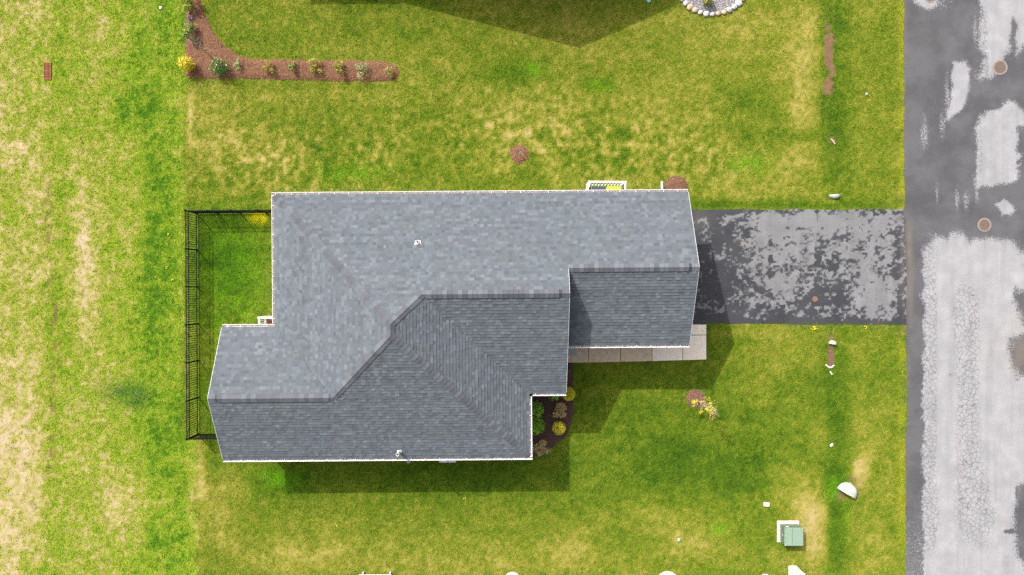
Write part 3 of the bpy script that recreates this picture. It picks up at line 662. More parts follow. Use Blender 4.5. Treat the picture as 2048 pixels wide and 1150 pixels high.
# ridges and hips
AP1 = (-4.855, -1.425, EZ+2.7775); AP2 = (-4.855, -1.885, EZ+2.7775)
nN, nS, nW, nE = (Vector(v).normalized() for v in ((0,.5,1),(0,-.5,1),(-.5,0,1),(.5,0,1)))
RID = [((2.34,-.255,EZ+2.1925),(-3.685,-.255,EZ+2.1925),nN,nS,.042),((7.77,.79,EZ+1.67),(2.36,.79,EZ+1.67),nN,nS,.042),((-12.76,-4.55,EZ+1.445),(-7.52,-4.55,EZ+1.445),nN,nS,.042),
       (AP1,AP2,nW,nE,.02),((-3.685,-.255,EZ+2.1925),AP1,nN,nE,.026),((-7.52,-4.55,EZ+1.445),AP2,nW,nS,.026),((-10.36,4.08,EZ+.025),AP1,nN,nW,.012),((.65,-7.39,EZ+.025),AP2,nE,nS,.012)]
for p0, p1, na, nb_, lift in RID:
    a = Vector(p0); b = Vector(p1); t = b-a; Lr = t.length; t.normalize()
    s1 = na.cross(t); s2 = nb_.cross(t)
    if s1.dot(na-nb_) < 0: s1 = -s1
    if s2.dot(nb_-na) < 0: s2 = -s2
    upv = (na+nb_).normalized(); w = .165; stp = .205; cnt = max(2, int(round(Lr/stp))); stp = Lr/cnt
    if lift > .03:              # vent strip under the caps
        s = MB(); e0, e1 = a+t*.30, b-t*.25
        for c0 in (e0, e1): pass
        sec = [s1*.15+na*.004, s1*.15+na*lift*.9, upv*lift, s2*.15+nb_*lift*.9, s2*.15+nb_*.004]
        s.add([e0+q for q in sec]+[e1+q for q in sec], [(0,1,6,5),(1,2,7,6),(2,3,8,7),(3,4,9,8),(4,3,2,1,0),(5,6,7,8,9)]); s.build('ridge_vent', M['vent'], roof)
    def capmesh(li):
        s = MB(); rows = []
        for al, hh in ((0, .020), (stp*1.12, .006)):
            c = t*al; rows.append([c+s1*w+na*(li+hh-.004), c+s1*.05+na*(li+hh), c+upv*(li+hh+.012), c+s2*.05+nb_*(li+hh), c+s2*w+nb_*(li+hh-.004)])
        top = rows[0]+rows[1]; bot = [q-upv*.016 for q in top]
        fs = [(i, i+1, i+6, i+5) for i in range(4)]
        tst = (top[1]-top[0]).cross(top[5]-top[0]).dot(upv)
        if tst < 0: fs = [f[::-1] for f in fs]
        fs += [(10+i, 10+i+1, i+1, i) for i in range(4)]+[(0,5,15,10),(4,14,19,9)]
        s.add(top+bot, fs); m_ = s.mesh('ridge_shingle'); m_.materials.append(M['cap']); return m_
    mh, ml = capmesh(lift), capmesh(.012)
    for i in range(cnt):
        al = i*stp; low = lift > .03 and (al < .28 or al > Lr-.4)
        link('ridge_shingle', ml if low else mh, None, roof, a+t*al)
# plumbing vents
def vent(px, py, zr, nrm, hgt, name='vent_pipe'):
    c, s_ = math.cos(-RZ), math.sin(-RZ)
    for _ in range(8):
        x, y, z = P(px, py, zr); x, y = x*c-y*s_, x*s_+y*c
        zr = EZ+PI_*((4.13-y) if nrm is nN else (y+7.44))
    s = MB(); n0 = Vector(nrm)
    tdir = Vector((1, 0, 0)); dn = n0.cross(tdir)
    if dn.z > 0: dn = -dn
    c0 = Vector((x, y, z)); f = [c0-tdir*(.14 if nrm is nN else .10)-dn*(.13 if nrm is nN else .09)+n0*.026, c0+tdir*(.14 if nrm is nN else .10)-dn*(.13 if nrm is nN else .09)+n0*.026, c0+tdir*.11+dn*.05+n0*.030, c0-tdir*.11+dn*.05+n0*.030]
    g = [p-n0*.02 for p in f]; s.add(f+g, [orient('', [0,1,2,3]) if False else (0,1,2,3),(4,7,6,5),(0,4,5,1),(1,5,6,2),(2,6,7,3),(3,7,4,0)])
    o = s.build(name, M['white'], roof)
    s = MB(); n_ = 14; z0 = z-.05
    prof = [(.095, 0.0), (.08, .10), (.07, .11), (.066, hgt), (.066, hgt+.002), (.054, hgt), (.054, hgt-.25)]
    s.lathe(prof, n_, (x, y, z0)); s.build('pipe', M['pvc'], o)
    s = MB(); s.lathe([(.054, 0), (0.001, .002)], n_, (x, y, z0+hgt-.2)); s.build('bore_shade', M['dark'], o)  # near-black disc, the shade down the pipe put into its colour
vent(836, 484, EZ+PI_*(4.13-2.15), nN, .22)
vent(799, 903, EZ+PI_*.42, nS, .62)

# eaves: fascia, soffit, gutters
def gutter(kind, u0, u1, hang=True, end=.0):
    """trough along the eave of a plane"""
    def q(u, o, z):
        p = pl_pt(kind, u, 0); 
        if kind == 'N' or kind == 'R2': return (u, p[1]+o, z)
        if kind in ('S', 'R1', 'G'): return (u, p[1]-o, z)
        if kind == 'W': return (p[0]-o, u, z)
        return (p[0]+o, u, z)
    prof_o = [(.0, 2.965), (.0, 2.855), (.085, 2.855), (.105, 2.90), (.135, 2.93), (.135, 2.985), (.118, 2.985)]
    prof_i = [(.004, 2.965), (.004, 2.862), (.082, 2.862), (.100, 2.905), (.127, 2.935), (.127, 2.970), (.118, 2.970)]
    s = MB(); n_ = len(prof_o)
    s.add([q(u0, o, z) for o, z in prof_o]+[q(u1, o, z) for o, z in prof_o], [(i, i+1, n_+i+1, n_+i) for i in range(n_-1)]+[tuple(range(n_))])
    s.cur = 1
    s.add([q(u0, o, z) for o, z in prof_i]+[q(u1, o, z) for o, z in prof_i], [(i, i+1, n_+i+1, n_+i) for i in range(n_-1)])
    s.cur = 0
    for u in (u0, u1): s.add([q(u, o, z) for o, z in [(0,2.965),(0,2.855),(.085,2.855),(.105,2.90),(.135,2.93),(.135,2.985)]], [tuple(range(6))])
    g = s.build('gutter', [M['white'], M['gutter_in']], house)
    # drip edge: thin white metal lip under the first course
    s = MB(); a0, a1 = q(u0, -.03, 0), q(u1, .020, 0)
    s.box(min(a0[0],a1[0]), max(a0[0],a1[0]), min(a0[1],a1[1]), max(a0[1],a1[1]), 2.968, 2.982); s.build('drip_edge', M['trim'], house)
    ln_ = abs(u1-u0); k_ = int(ln_/.64)
    for i in range(k_+1):
        u = u0+(u1-u0)*(i+.35)/(k_+1)+rnd.uniform(-.05, .05)
        a0, a1 = q(u-.009, -.02, 0), q(u+.009, .13, 0); s = MB()
        s.box(min(a0[0],a1[0]), max(a0[0],a1[0]), min(a0[1],a1[1]), max(a0[1],a1[1]), 2.986, 2.994); s.build('gutter_hanger', M['white'], g)
    s = MB(); a0, a1 = q(u0, -.03, 0), q(u1, -.006, 0)
    s.box(min(a0[0],a1[0]), max(a0[0],a1[0]), min(a0[1],a1[1]), max(a0[1],a1[1]), 2.77, 2.962); s.build('fascia', M['vinyl'], house)
gutter('N', -10.55, 7.77); gutter('W', -1.50, 4.12); gutter('S', -12.76, .84); gutter('E', -7.43, -4.79)
gutter('R1', .86, 2.34); gutter('R2', -12.76, -10.42); gutter('G', 2.16, 7.77)
# rakes
def rake(x, y0, y1, z0, z1, out, half=False):
    s = MB(); a, b = (x, x+.018*out)
    segs = [((y0, z0), ((y0+y1)/2, z1)), (((y0+y1)/2, z1), (y1, z0))]
    if half: segs[1] = (((y0+y1)/2, z1), (.80, EZ+1.665))
    for (ya, za), (yb, zb) in segs:
        vs = []
        for xx in (min(a, b), max(a, b)): vs += [(xx, ya, za-.19), (xx, yb, zb-.19), (xx, yb, zb+.012), (xx, ya, za+.012)]
        s.add(vs, [(0,1,2,3),(7,6,5,4),(0,4,5,1),(1,5,6,2),(2,6,7,3),(3,7,4,0)])
    s.build('rake_board', M['trim'], house)
rake(-12.765, -7.44, -1.66, EZ, EZ+1.445, -1); rake(7.775, -2.55, 4.13, EZ, EZ+1.67, 1); rake(2.345, -4.64, 4.13, EZ, EZ+2.1925, 1, True)
# soffit and walls
OUTL = [(-10.41,4.13),(7.77,4.13),(7.77,-2.55),(2.34,-2.55),(2.34,-4.64),(.70,-4.64),(.70,-7.44),(-12.76,-7.44),(-12.76,-1.66),(-10.41,-1.66)]
s = MB(); s.prism(OUTL, 2.745, 2.765); s.build('soffit', M['soffit'], house)
s = MB(); n_ = len(FOOT)
fo = FOOT[::-1]                 # counter-clockwise
def off(pts, e):
    out = []; m_ = len(pts)
    for i in range(m_):
        p, c, q = Vector(pts[i-1]), Vector(pts[i]), Vector(pts[(i+1) % m_])
        d1 = (c-p).normalized(); d2 = (q-c).normalized(); n1 = Vector((d1.y, -d1.x)); n2 = Vector((d2.y, -d2.x))
        out.append(tuple(c+(n1+n2)*e))
    return out
zc = .30
while zc < 2.74:
    z1 = min(zc+.15, 2.742); a = off(fo, .016); b = off(fo, .003)
    s.add([(x,y,zc) for x,y in a]+[(x,y,z1) for x,y in b], [(i,(i+1) % n_,n_+(i+1) % n_,n_+i) for i in range(n_)])
    s.add([(x,y,zc) for x,y in a]+[(x,y,zc) for x,y in off(fo, .003)], [((i+1) % n_,i,n_+i,n_+(i+1) % n_) for i in range(n_)]); zc += .15
for x, y0, y1, zt in ((-12.42,-7.1,-2.0,4.2),(7.42,-2.2,3.8,4.45),(2.02,-4.3,3.8,4.9)):     # gable ends
    s.add([(x,y0,2.74),(x,y1,2.74),(x,(y0+y1)/2,zt)], [(0,1,2)])
s.build('siding', M['siding'], house)
s = MB(); s.prism(off(fo, -.02), -.1, .32); s.build('foundation', M['found'], house)
def window(x, y, nx, ny, w=.9, z0=1.0, h=1.3):
    tx, ty = -ny, nx; s = MB(); c = lambda u, o, z: (x+tx*u+nx*o, y+ty*u+ny*o, z)
    def bar(u0, u1, a, b, o0=.018, o1=.055):
        vs = [c(u, o, z) for z in (a, b) for o in (o0, o1) for u in (u0, u1)]
        s.add(vs, [(0,1,3,2),(4,6,7,5),(0,4,5,1),(1,5,7,3),(3,7,6,2),(2,6,4,0)])
    bar(-w/2-.08, -w/2, z0-.08, z0+h+.08); bar(w/2, w/2+.08, z0-.08, z0+h+.08); bar(-w/2, w/2, z0-.08, z0); bar(-w/2, w/2, z0+h, z0+h+.08); bar(-w/2, w/2, z0+h/2-.025, z0+h/2+.025, .016, .05)
    f = s.build('window', M['vinyl'], house); s = MB()
    s.add([c(-w/2, .022, z0), c(w/2, .022, z0), c(w/2, .022, z0+h), c(-w/2, .022, z0+h)], [(0,1,2,3)]); s.build('pane', M['glass'], f)
for x in (-8, -4, -1): window(x, 3.8, 0, 1)
for x in (-10.5, -6.5, -2.5): window(x, -7.1, 0, -1)
window(-12.42, -4.6, -1, 0, 1.6); window(-10.1, 1.6, -1, 0, 1.2); window(.38, -5.8, 1, 0, 1.5); window(2.02, -3.6, 1, 0, .5)
s = MB()
for r in range(4):
    for c_ in range(4):
        y0 = -1.65+c_*1.24; z0 = .05+r*.54; s.box(7.44, 7.475, y0+.01, y0+1.23, z0+.006, z0+.534); s.box(7.475, 7.487, y0+.14, y0+1.10, z0+.10, z0+.44)
s.build('garage_door', M['vinyl'], house)
s = MB(); s.box(.40, .44, -4.28, -4.26, .1, .2)
s.box(-.0+.395, .43, -7.0, -6.95, .3, 2.6); s.build('downspout', M['white'], house)
dsp = empty('downspout', (0, 0, 0)); dsp.parent = house
s = MB(); xx, yy, _ = P(1324, 378, .08); lx = xx+.03; s.box(lx-.045, lx+.045, 3.83, 3.90, .12, 2.80); s.box(lx-.045, lx+.045, 3.90, 5.10-.05, .055, .125)
s.build('downspout_pipe', M['white'], dsp)
s = MB()
for z in (.6, 1.8): s.box(lx-.06, lx+.06, 3.815, 3.912, z, z+.03)
s.build('strap', M['white'], dsp)
s = MB(); s.box(2.03, 2.07, -3.0, -2.35, .3, 2.35); s.box(2.0, 2.09, -2.3, -2.26, 1.2, 1.26)
s.build('front_door', mat('dark_blue_door', (.04,.05,.08), .5), house)
s = MB(); s.box(2.03, 3.1, -3.3, -2.26, 0, .16); s.build('door_step', M['found'], house)

# ------------------------------------------------------------------ the neighbour whose gable shades the upper lawn
nh = empty('neighbour_house', (0, 16.1, 0), 0, 'neighbouring shingled house just beyond the top edge, shading the lawn', 'house')
s = MB(); s.box(-11.2, 6.0, .4, 11.5, 0, 2.8); s.add([(-7.0,.4,2.8),(6.0,.4,2.8),(-.5,.4,5.55)], [(0,1,2)]); s.build('wall', M['siding'], nh)
s = MB()
def slope(q, th=.16):
    q = [tuple(v) for v in q]; low = [(x, y, z-th) for x, y, z in q]; k_ = len(q); s.add(q+low, [tuple(range(k_)), tuple(range(2*k_-1, k_-1, -1))]+[(i, k_+i, k_+(i+1) % k_, (i+1) % k_) for i in range(k_)])
slope([(-7.35,0,3.0),(-.48,0,5.93),(-.48,6,5.92)]); slope([(-.48,0,5.93),(6.4,0,3.0),(6.4,6,3.02),(-.48,6,5.92)])
slope([(-11.55,.0,3.0),(-7.33,.0,3.0),(-.50,6,5.9),(-11.55,6,5.9)]); slope([(-11.55,6.004,5.9),(-.48,6.004,5.9),(-.48,12,3.0),(-11.55,12,3.0)]); slope([(-.474,6.004,5.9),(6.4,6.004,3.0),(6.4,12,3.0),(-.474,12,3.0)])
s.build('roof', mat('neighbour_shingle', (.12,.125,.13), .9, .2, 30, bump=.5), nh)
s = MB(); s.box(-11.55, -7.3, -.13, -.01, 2.86, 2.98); s.build('gutter', M['white'], nh)
for x in (-9.5, -3.5, 1.5):
    s = MB(); s.box(x-.55, x+.55, .33, .398, .9, 2.3); w_ = s.build('window', M['vinyl'], nh); s = MB(); s.box(x-.45, x+.45, .32, .329, 1.0, 2.2); s.build('pane', M['glass'], w_)

# ------------------------------------------------------------------ black metal fence
fence = empty('fence', (0, 0, 0), 0, 'black metal picket fence enclosing the small back yard', 'fence')
FH = 1.22
NWc = Vector(P(370.5, 421, FH)[:2]); SWc = Vector(P(373, 879, FH)[:2]); NEc = Vector((-10.12, NWc.y+.035)); SEc = Vector((-12.44, SWc.y+.02))
s = MB(); s.bbox(-.032, .032, -.032, .032, 0, FH+.03, .012); s.box(-.04, .04, -.04, .04, FH-.0, FH+.012); postm = s.mesh('post'); postm.materials.append(M['black'])
s = MB(); s.box(-.0115, .0115, -.0115, .0115, .06, FH-.012); pickm = s.mesh('picket'); pickm.materials.append(M['black'])
def run(a, b, posts, parent=fence, gate=None):
    d = (b-a); Ls = d.length; d.normalize(); ang = math.atan2(d.y, d.x)
    for p in posts: link('post', postm, None, fence, (a+d*p).to_3d(), (0, 0, ang))
    for i in range(len(posts)-1):
        p0, p1 = posts[i]+.032, posts[i+1]-.032; par = fence
        if gate == i:
            par = empty('gate', (0, 0, 0)); par.parent = fence; p0 += .02; p1 -= .02
        m0, m1 = a+d*p0, a+d*p1; c = (m0+m1)/2; hl = (p1-p0)/2
        for z in (.11, .93, 1.19):
            s = MB(); s.box(-hl, hl, -.017, .017, z-.017, z+.017); s.build('rail', M['black'], par, (c.x, c.y, 0), (0, 0, ang))
        k_ = max(1, int(round((p1-p0)/.104)))
        for j in range(1, k_): q = a+d*(p0+(p1-p0)*j/k_); link('picket', pickm, None, par, (q.x, q.y, 0), (0, 0, ang))
        if gate == i:
            s = MB(); s.box(hl-.10, hl+.05, -.045, .045, 1.02, 1.16); s.box(hl-.16, hl-.06, -.03, .03, .98, 1.03); s.build('latch', M['black'], par, (c.x, c.y, 0), (0, 0, ang))
run(NWc, SWc, [Ls_*(SWc-NWc).length/6 for Ls_ in range(7)])
run(NWc, NEc, [0, 1.0, 2.09, 3.35, (NEc-NWc).length], gate=2)
run(SWc, SEc, [0, (SEc-SWc).length])

# ------------------------------------------------------------------ plants
def leaves(s, c, rx, ry, rz, n_, size, cols, shell=.55, seed=0, up=.4, asp=.5):
    g = random.Random(seed)
    for _ in range(n_):
        while True:
            v = Vector((g.uniform(-1,1), g.uniform(-1,1), g.uniform(-1,1)))
            if .05 < v.length <= 1: break
        v = v.normalized()*(shell+(1-shell)*g.random()**.7)*(1+g.uniform(-.14, .12))
        p = Vector((c[0]+v.x*rx, c[1]+v.y*ry, c[2]+v.z*rz))
        if p.z < .03: p.z = .03+g.random()*.05
        nrm = (Vector((v.x/rx, v.y/ry, v.z/rz)).normalized()+Vector((g.gauss(0,.5), g.gauss(0,.5), g.gauss(0,.5)+up))).normalized()
        t = nrm.orthogonal().normalized(); b = nrm.cross(t); a = g.uniform(0, 6.28); t, b = t*math.cos(a)+b*math.sin(a), b*math.cos(a)-t*math.sin(a)
        l = size*g.uniform(.65, 1.35); w = l*asp; k_ = g.uniform(.7, 1.3); cc_ = g.choice(cols); s.col = tuple(x*k_ for x in cc_)
        s.add([p-t*l*.5, p+b*w*.5+nrm*l*.06, p+t*l*.5, p-b*w*.5+nrm*l*.06], [(0,1,2,3)])
def shrub(name, label, cat, px, py, zc, r, rz, n_, size, cols, seed, shell=.5, asp=.5, ry=None, flowers=None, group=None, stems=7, clumps=1):
    x, y, _ = P(px, py, zc)
    if py < 200: n_ = int(n_*1.5); r *= 1.15; size *= 1.12
    e = empty(name, (x, y, 0), 0, label, cat, group); g = random.Random(seed)
    s = MB()
    if clumps == 1: leaves(s, (0, 0, zc), r, ry or r, rz, n_, size, cols, shell, seed, asp=asp)
    else:
        for k_ in range(clumps):
            a = 6.28*k_/clumps+g.uniform(-.4, .4); q = g.uniform(.35, .75)*r if k_ else 0
            leaves(s, (q*math.cos(a), q*math.sin(a), zc*g.uniform(.7, 1.25)), r*g.uniform(.28, .5), r*g.uniform(.28, .5), rz*g.uniform(.5, .8), n_//clumps, size, cols, .3, seed+k_, asp=asp)
    s.build('foliage', M['leaf'], e, colored=True)
    s = MB()
    for k_ in range(stems):
        a = g.uniform(0, 6.28); q = g.uniform(.2, .75)*r; s.tube((g.gauss(0, .02), g.gauss(0, .02), 0), (q*math.cos(a), q*math.sin(a), zc+g.uniform(-.3, .5)*rz), .011, .004, 5)
    s.build('stem', M['bark'], e)
    if flowers:
        s = MB(); fc, fn, fs = flowers; leaves(s, (0, 0, zc+.03), r*1.0, r*1.0, rz*1.02, fn, fs, fc, .85, seed+50, up=1.0, asp=.9); s.build('flower', M['leaf'], e, colored=True)
    return e
DG = [(.06,.13,.03),(.08,.17,.04),(.11,.20,.05),(.05,.11,.03)]
BG = [(.17,.36,.012),(.22,.42,.016),(.13,.29,.010),(.26,.46,.03)]
YG = [(.24,.29,.03),(.30,.32,.04),(.17,.24,.03),(.34,.30,.05)]
OR = [(.42,.26,.06),(.40,.19,.06),(.30,.26,.06),(.46,.32,.08)]
YE = [(.62,.50,.015),(.70,.58,.02),(.50,.42,.02),(.60,.40,.02),(.34,.36,.03)]
GO = [(.52,.46,.02),(.62,.53,.025),(.40,.40,.02),(.68,.58,.04)]
BR = [(.50,.34,.17),(.40,.26,.13),(.58,.42,.22),(.32,.22,.11),(.46,.38,.15)]
PG = [(.26,.34,.13),(.34,.40,.19),(.20,.28,.09),(.40,.42,.24)]
shrub('shrub', 'leafy yellow green shrub cut off by the top edge of the mulch bed', 'shrub', 378, 2, .5, .42, .40, 420, .085, YG+BG[:1], 1, clumps=5)
shrub('shrub', 'loose green and yellow shrub on the left edge of the mulch bed', 'shrub', 380, 63, .45, .40, .38, 420, .08, YG+DG+PG[:1], 2, clumps=6)
shrub('shrub', 'bright yellow round shrub at the corner of the mulch bed', 'shrub', 372, 127, .5, .34, .38, 620, .075, YE, 3, shell=.45)
shrub('shrub', 'dark green rounded shrub with pale blossoms near the yellow shrub', 'shrub', 437, 134, .40, .38, .34, 520, .075, DG+BG[2:3], 4, flowers=([(.55,.50,.42),(.6,.58,.5)], 22, .06))
shrub('small_plant', 'tiny purple flowering plant in the upper arm of the mulch bed', 'plant', 381, 36, .15, .14, .12, 70, .05, DG+[(.14,.10,.22)], 5, flowers=([(.30,.18,.42),(.24,.14,.40)], 34, .045), stems=4)
shrub('small_plant', 'thin pale green seedling plant between the dark shrub and the orange shrub', 'plant', 477, 128, .28, .26, .22, 110, .065, PG, 6, clumps=4)
shrub('small_plant', 'orange tipped shrub, first of the row along the mulch strip', 'shrub', 537, 132, .34, .34, .30, 260, .065, OR+OR+YG[:1]+BG[:1], 7, clumps=6, group='young shrubs in a row along the mulch strip')
shrub('small_plant', 'small deep green shrub beside the orange tipped one', 'shrub', 586, 134, .30, .24, .26, 190, .065, BG+DG+PG[:1], 8, clumps=4, group='young shrubs in a row along the mulch strip')
shrub('small_plant', 'wide yellow green shrub with orange shoots in the middle of the strip', 'shrub', 629, 133, .36, .38, .30, 260, .07, YG+YG+OR[:2]+BG[:1], 9, clumps=7, group='young shrubs in a row along the mulch strip')
shrub('small_plant', 'upright olive yellow shrub between the wide yellow shrub and the pale one', 'shrub', 680, 133, .42, .30, .36, 250, .065, YG+OR[2:3]+YE[4:], 10, clumps=6, group='young shrubs in a row along the mulch strip')
shrub('small_plant', 'pale silvery green spreading shrub near the rounded end of the strip', 'shrub', 725, 137, .36, .40, .30, 260, .065, PG+PG+YG[:1], 11, clumps=8, group='young shrubs in a row along the mulch strip')
shrub('small_plant', 'sparse yellowish shrub at the rounded end of the mulch strip', 'shrub', 779, 142, .30, .32, .24, 130, .06, YG+YE[2:3]+PG[:1], 12, clumps=7, group='young shrubs in a row along the mulch strip')
shrub('shrub', 'dense bright green shrub against the wall, upper of the two', 'shrub', 1071, 820, .55, .42, .42, 900, .085, BG, 13, group='bright green foundation shrubs')
shrub('shrub', 'dense bright green shrub against the wall, lower of the two', 'shrub', 1072, 851, .55, .43, .42, 900, .085, BG, 14, group='bright green foundation shrubs')
shrub('shrub', 'green shrub peeking out under the short front gutter', 'shrub', 1108, 788, .5, .34, .36, 400, .08, BG, 15)
shrub('shrub', 'clipped golden ball shrub at the tip of the front roof corner', 'shrub', 1137, 788, .45, .32, .34, 2400, .042, GO, 16, shell=.86)
shrub('shrub', 'clipped golden ball shrub in the middle of the front bed', 'shrub', 1118, 856, .42, .31, .33, 2400, .042, GO, 17, shell=.86)
shrub('shrub', 'brown twiggy shrub between the two golden ball shrubs', 'shrub', 1121, 823, .40, .46, .34, 1300, .065, BR, 18, clumps=9, stems=26)
shrub('shrub', 'brown twiggy shrub at the lower tip of the front bed', 'shrub', 1085, 894, .40, .46, .34, 1300, .065, BR+[(.34,.36,.14)], 19, clumps=9, stems=26)
shrub('small_plant', 'small dull green plant in the narrow bed beside the walk', 'plant', 1137, 744, .2, .16, .16, 90, .06, DG+BR[:1], 20)
shrub('shrub', 'dark olive shrub in the middle of the gravel circle', 'shrub', 1417, 0, .35, .26, .28, 300, .07, DG+GO[:1]+[(.12,.12,.03)], 21)

def twig_tree(name, label, px, py, hgt, spread, seed, n_main, mat_, trunk_r=.022, cat='tree', lean=(0, 0)):
    x, y, _ = P(px, py, 0); e = empty(name, (x, y, 0), 0, label, cat); g = random.Random(seed)
    s = MB(); top = Vector((lean[0], lean[1], hgt)); pts = [Vector((0, 0, 0))]
    for k_ in range(1, 6): pts.append(top*(k_/5)+Vector((g.gauss(0, .02), g.gauss(0, .02), 0)))
    for k_ in range(5): s.tube(pts[k_], pts[k_+1], trunk_r*(1-.16*k_), trunk_r*(1-.16*(k_+1)), 7)
    s.build('trunk', mat_, e); s = MB(); tips = []
    for k_ in range(n_main):
        f = g.uniform(.3, 1); b = top*f; a = g.uniform(0, 6.28); L_ = spread*g.uniform(.5, 1.1)*(1.25-.6*f)
        m_ = b+Vector((math.cos(a)*L_*.5, math.sin(a)*L_*.5, L_*.45)); t_2 = b+Vector((math.cos(a)*L_, math.sin(a)*L_, L_*.9))
        s.tube(b, m_, .009, .006, 5); s.tube(m_, t_2, .006, .003, 4); tips.append(t_2)
        for j in range(3):
            q = m_.lerp(t_2, g.random()); s.tube(q, q+Vector((g.gauss(0, .12), g.gauss(0, .12), g.uniform(.05, .2)))*spread, .004, .002, 4)
    s.build('branch', mat_, e); return e, tips
twig_tree('young_tree', 'leafless twiggy young tree standing in the round back lawn mulch', 1040, 311, 1.7, .42, 31, 12, M['bark'], .018)
twig_tree('young_tree', 'bare grey branching young tree in the bend of the mulch bed', 425, 116, 2.3, .75, 32, 22, M['bark'], .024, lean=(-.1, .1))
tr, tips = twig_tree('young_tree', 'pale barked young tree with a few yellow leaf tufts on the front lawn', 1391, 798, 3.1, .5, 33, 16, M['palebark'], .03)
bx0, by0, _ = P(1391, 798)
s = MB()
for px, py, z, n_ in [(1387,803,1.1,46),(1391,805,1.2,40),(1410,796,1.4,22),(1418,797,1.6,22),(1420,807,1.9,24),(1402,824,1.5,44),(1416,820,2.1,50),(1421,823,2.4,34),(1388,812,1.0,20),(1425,815,2.3,20)]:
    x, y, _ = P(px, py, z); leaves(s, (x-bx0, y-by0, z), .11, .11, .08, n_, .075, YE[:3]+YG[:2], .2, px, asp=.6)
for px, py, z, n_ in [(1424,828,2.5,50),(1430,822,2.7,40),(1414,815,2.0,36),(1426,836,2.4,30),(1405,804,1.3,20)]:
    x, y, _ = P(px, py, z); leaves(s, (x-bx0, y-by0, z), .17, .17, .16, n_, .055, [(.45,.28,.12),(.40,.22,.10),(.5,.36,.16)], .2, px+9, asp=.5)
s.build('crown', M['leaf'], tr, colored=True)
s = MB()
for px, py, z in [(1402,824,1.5),(1387,803,1.1),(1418,797,1.6),(1405,804,1.3)]:
    x, y, _ = P(px, py, z); s.tube((0, 0, z*.62), (x-bx0, y-by0, z), .012, .005, 5)
s.build('branch', M['palebark'], tr)
s = MB(); x, y, _ = P(1405, 803, 1.5); s.box(x-bx0-.09, x-bx0+.09, y-by0-.02, y-by0+.02, 1.45, 1.50); s.build('tree_tie', mat('coral_tape', (.6,.22,.14), .7), tr)

# ------------------------------------------------------------------ manholes, covers, storm grate
def manhole(px, py, r, label, name='manhole_cover', lid='iron', group='iron covers in the street'):
    x, y, _ = P(px, py); z0 = .012; e = empty(name, (x, y, z0), rnd.uniform(0, 6), label, 'manhole cover', group)
    s = MB(); s.lathe([(r, -.03), (r, .010), (r-.012, .014), (r*.80, .014), (r*.79, .004)], 32); s.build('collar', M['collar'], e)
    s = MB(); s.lathe([(r*.785, -.02), (r*.785, .014), (r*.76, .018), (r*.70, .018), (r*.69, .014), (.001, .0142)], 32); o = s.build('lid', M['iron'], e)
    s = MB()
    for i in range(-5, 6):
        for j in range(-5, 6):
            q = r*.115; 
            if math.hypot(i*q, j*q) < r*.64: s.box(i*q-q*.28, i*q+q*.28, j*q-q*.28, j*q+q*.28, .0145, .020)
    s.build('tread', M['iron'], o); return e
manhole(1999.5, 135, .365, 'brown iron manhole cover touching the pale patch in the upper street')
manhole(1968.5, 450, .335, 'pink rimmed manhole cover on dark asphalt in mid street')
manhole(1860, -7, .30, 'manhole cover cut off by the top edge near the lawn verge')
x, y, _ = P(1630, 598); e = empty('cleanout_cover', (x, y, .006), 0, 'small round rusty cleanout cover set in the driveway', 'cover')
s = MB(); s.lathe([(.125, -.01), (.125, .010), (.10, .012), (.098, .006)], 22); s.build('collar', M['rust'], e); s = MB(); s.lathe([(.097, 0), (.097, .009), (.06, .010), (.001, .010)], 22); s.box(-.06, .06, -.012, .012, .010, .015); s.build('lid', M['iron'], e)
x, y, _ = P(96, 142); e = empty('storm_grate', (x, y, 0), 0, 'rusty barred storm grate sunk in the rough field', 'drain grate')
s = MB(); s.box(-.17, .17, -.40, .40, -.02, .006); s.build('sump', M['sump'], e)
s = MB(); s.box(-.18, .18, -.42, -.38, 0, .05); s.box(-.18, .18, .38, .42, 0, .05); s.build('frame', M['rust'], e)
s = MB(); s.box(-.014, .014, -.38, .38, .012, .056); bm_ = s.mesh('bar'); bm_.materials.append(M['rust'])
for i in range(6): link('bar', bm_, None, e, (-.16+i*.064, 0, 0))
s = MB(); s.box(-.165, .165, -.012, .012, .03, .060); s.build('cross_bar', M['rust'], e)

# ------------------------------------------------------------------ culvert ends in the swale
def hood(label, px, py, ang, wid, dep, hgt, m, name='culvert_end', soil=None, zsq=1.0):
    """half-domed flared end section: open face at local -y"""
    x, y, _ = P(px, py); e = empty(name, (x, y, 0), ang, label, 'culvert end', 'pipe ends in the roadside swale')
    s = MB(); n_, m_ = 16, 7
    def shell(k):
        vs = []
        for j in range(m_+1):
            f = j/m_
            for i in range(n_+1):
                a = math.pi*i/n_; q = math.sqrt(max(0, 1-(f)**2.2))*.999+.001
                vs.append((wid/2*k*math.cos(a)*q, dep*f*k, max(-.02, hgt*k*math.sin(a)**.8*(q**.8))-.0))
        return vs
    o_, i_ = shell(1), shell(.93); w = n_+1
    fs = [(j*w+i, (j+1)*w+i, (j+1)*w+i+1, j*w+i+1) for j in range(m_) for i in range(n_)]
    s.add(o_, [f[::-1] for f in fs]); s.add(i_, fs); s.add(o_[:w]+i_[:w], [(i, i+1, w+i+1, w+i) for i in range(n_)])
    s.build('hood', m, e, smooth=True)
    s = MB(); s.add([(-wid*.40, .03, .012), (wid*.40, .03, .012), (wid*.34, dep*.6, .012), (-wid*.34, dep*.6, .012)], [(0,1,2,3)]); s.build('mouth_shade', M['dark'], e)  # near-black sheet stands in for the shade inside the mouth
    return e
hood('pale green white flared culvert end with a dark mouth in the lower right lawn', 1691, 986, R(-30), .96, .55, .42, M['galv'])
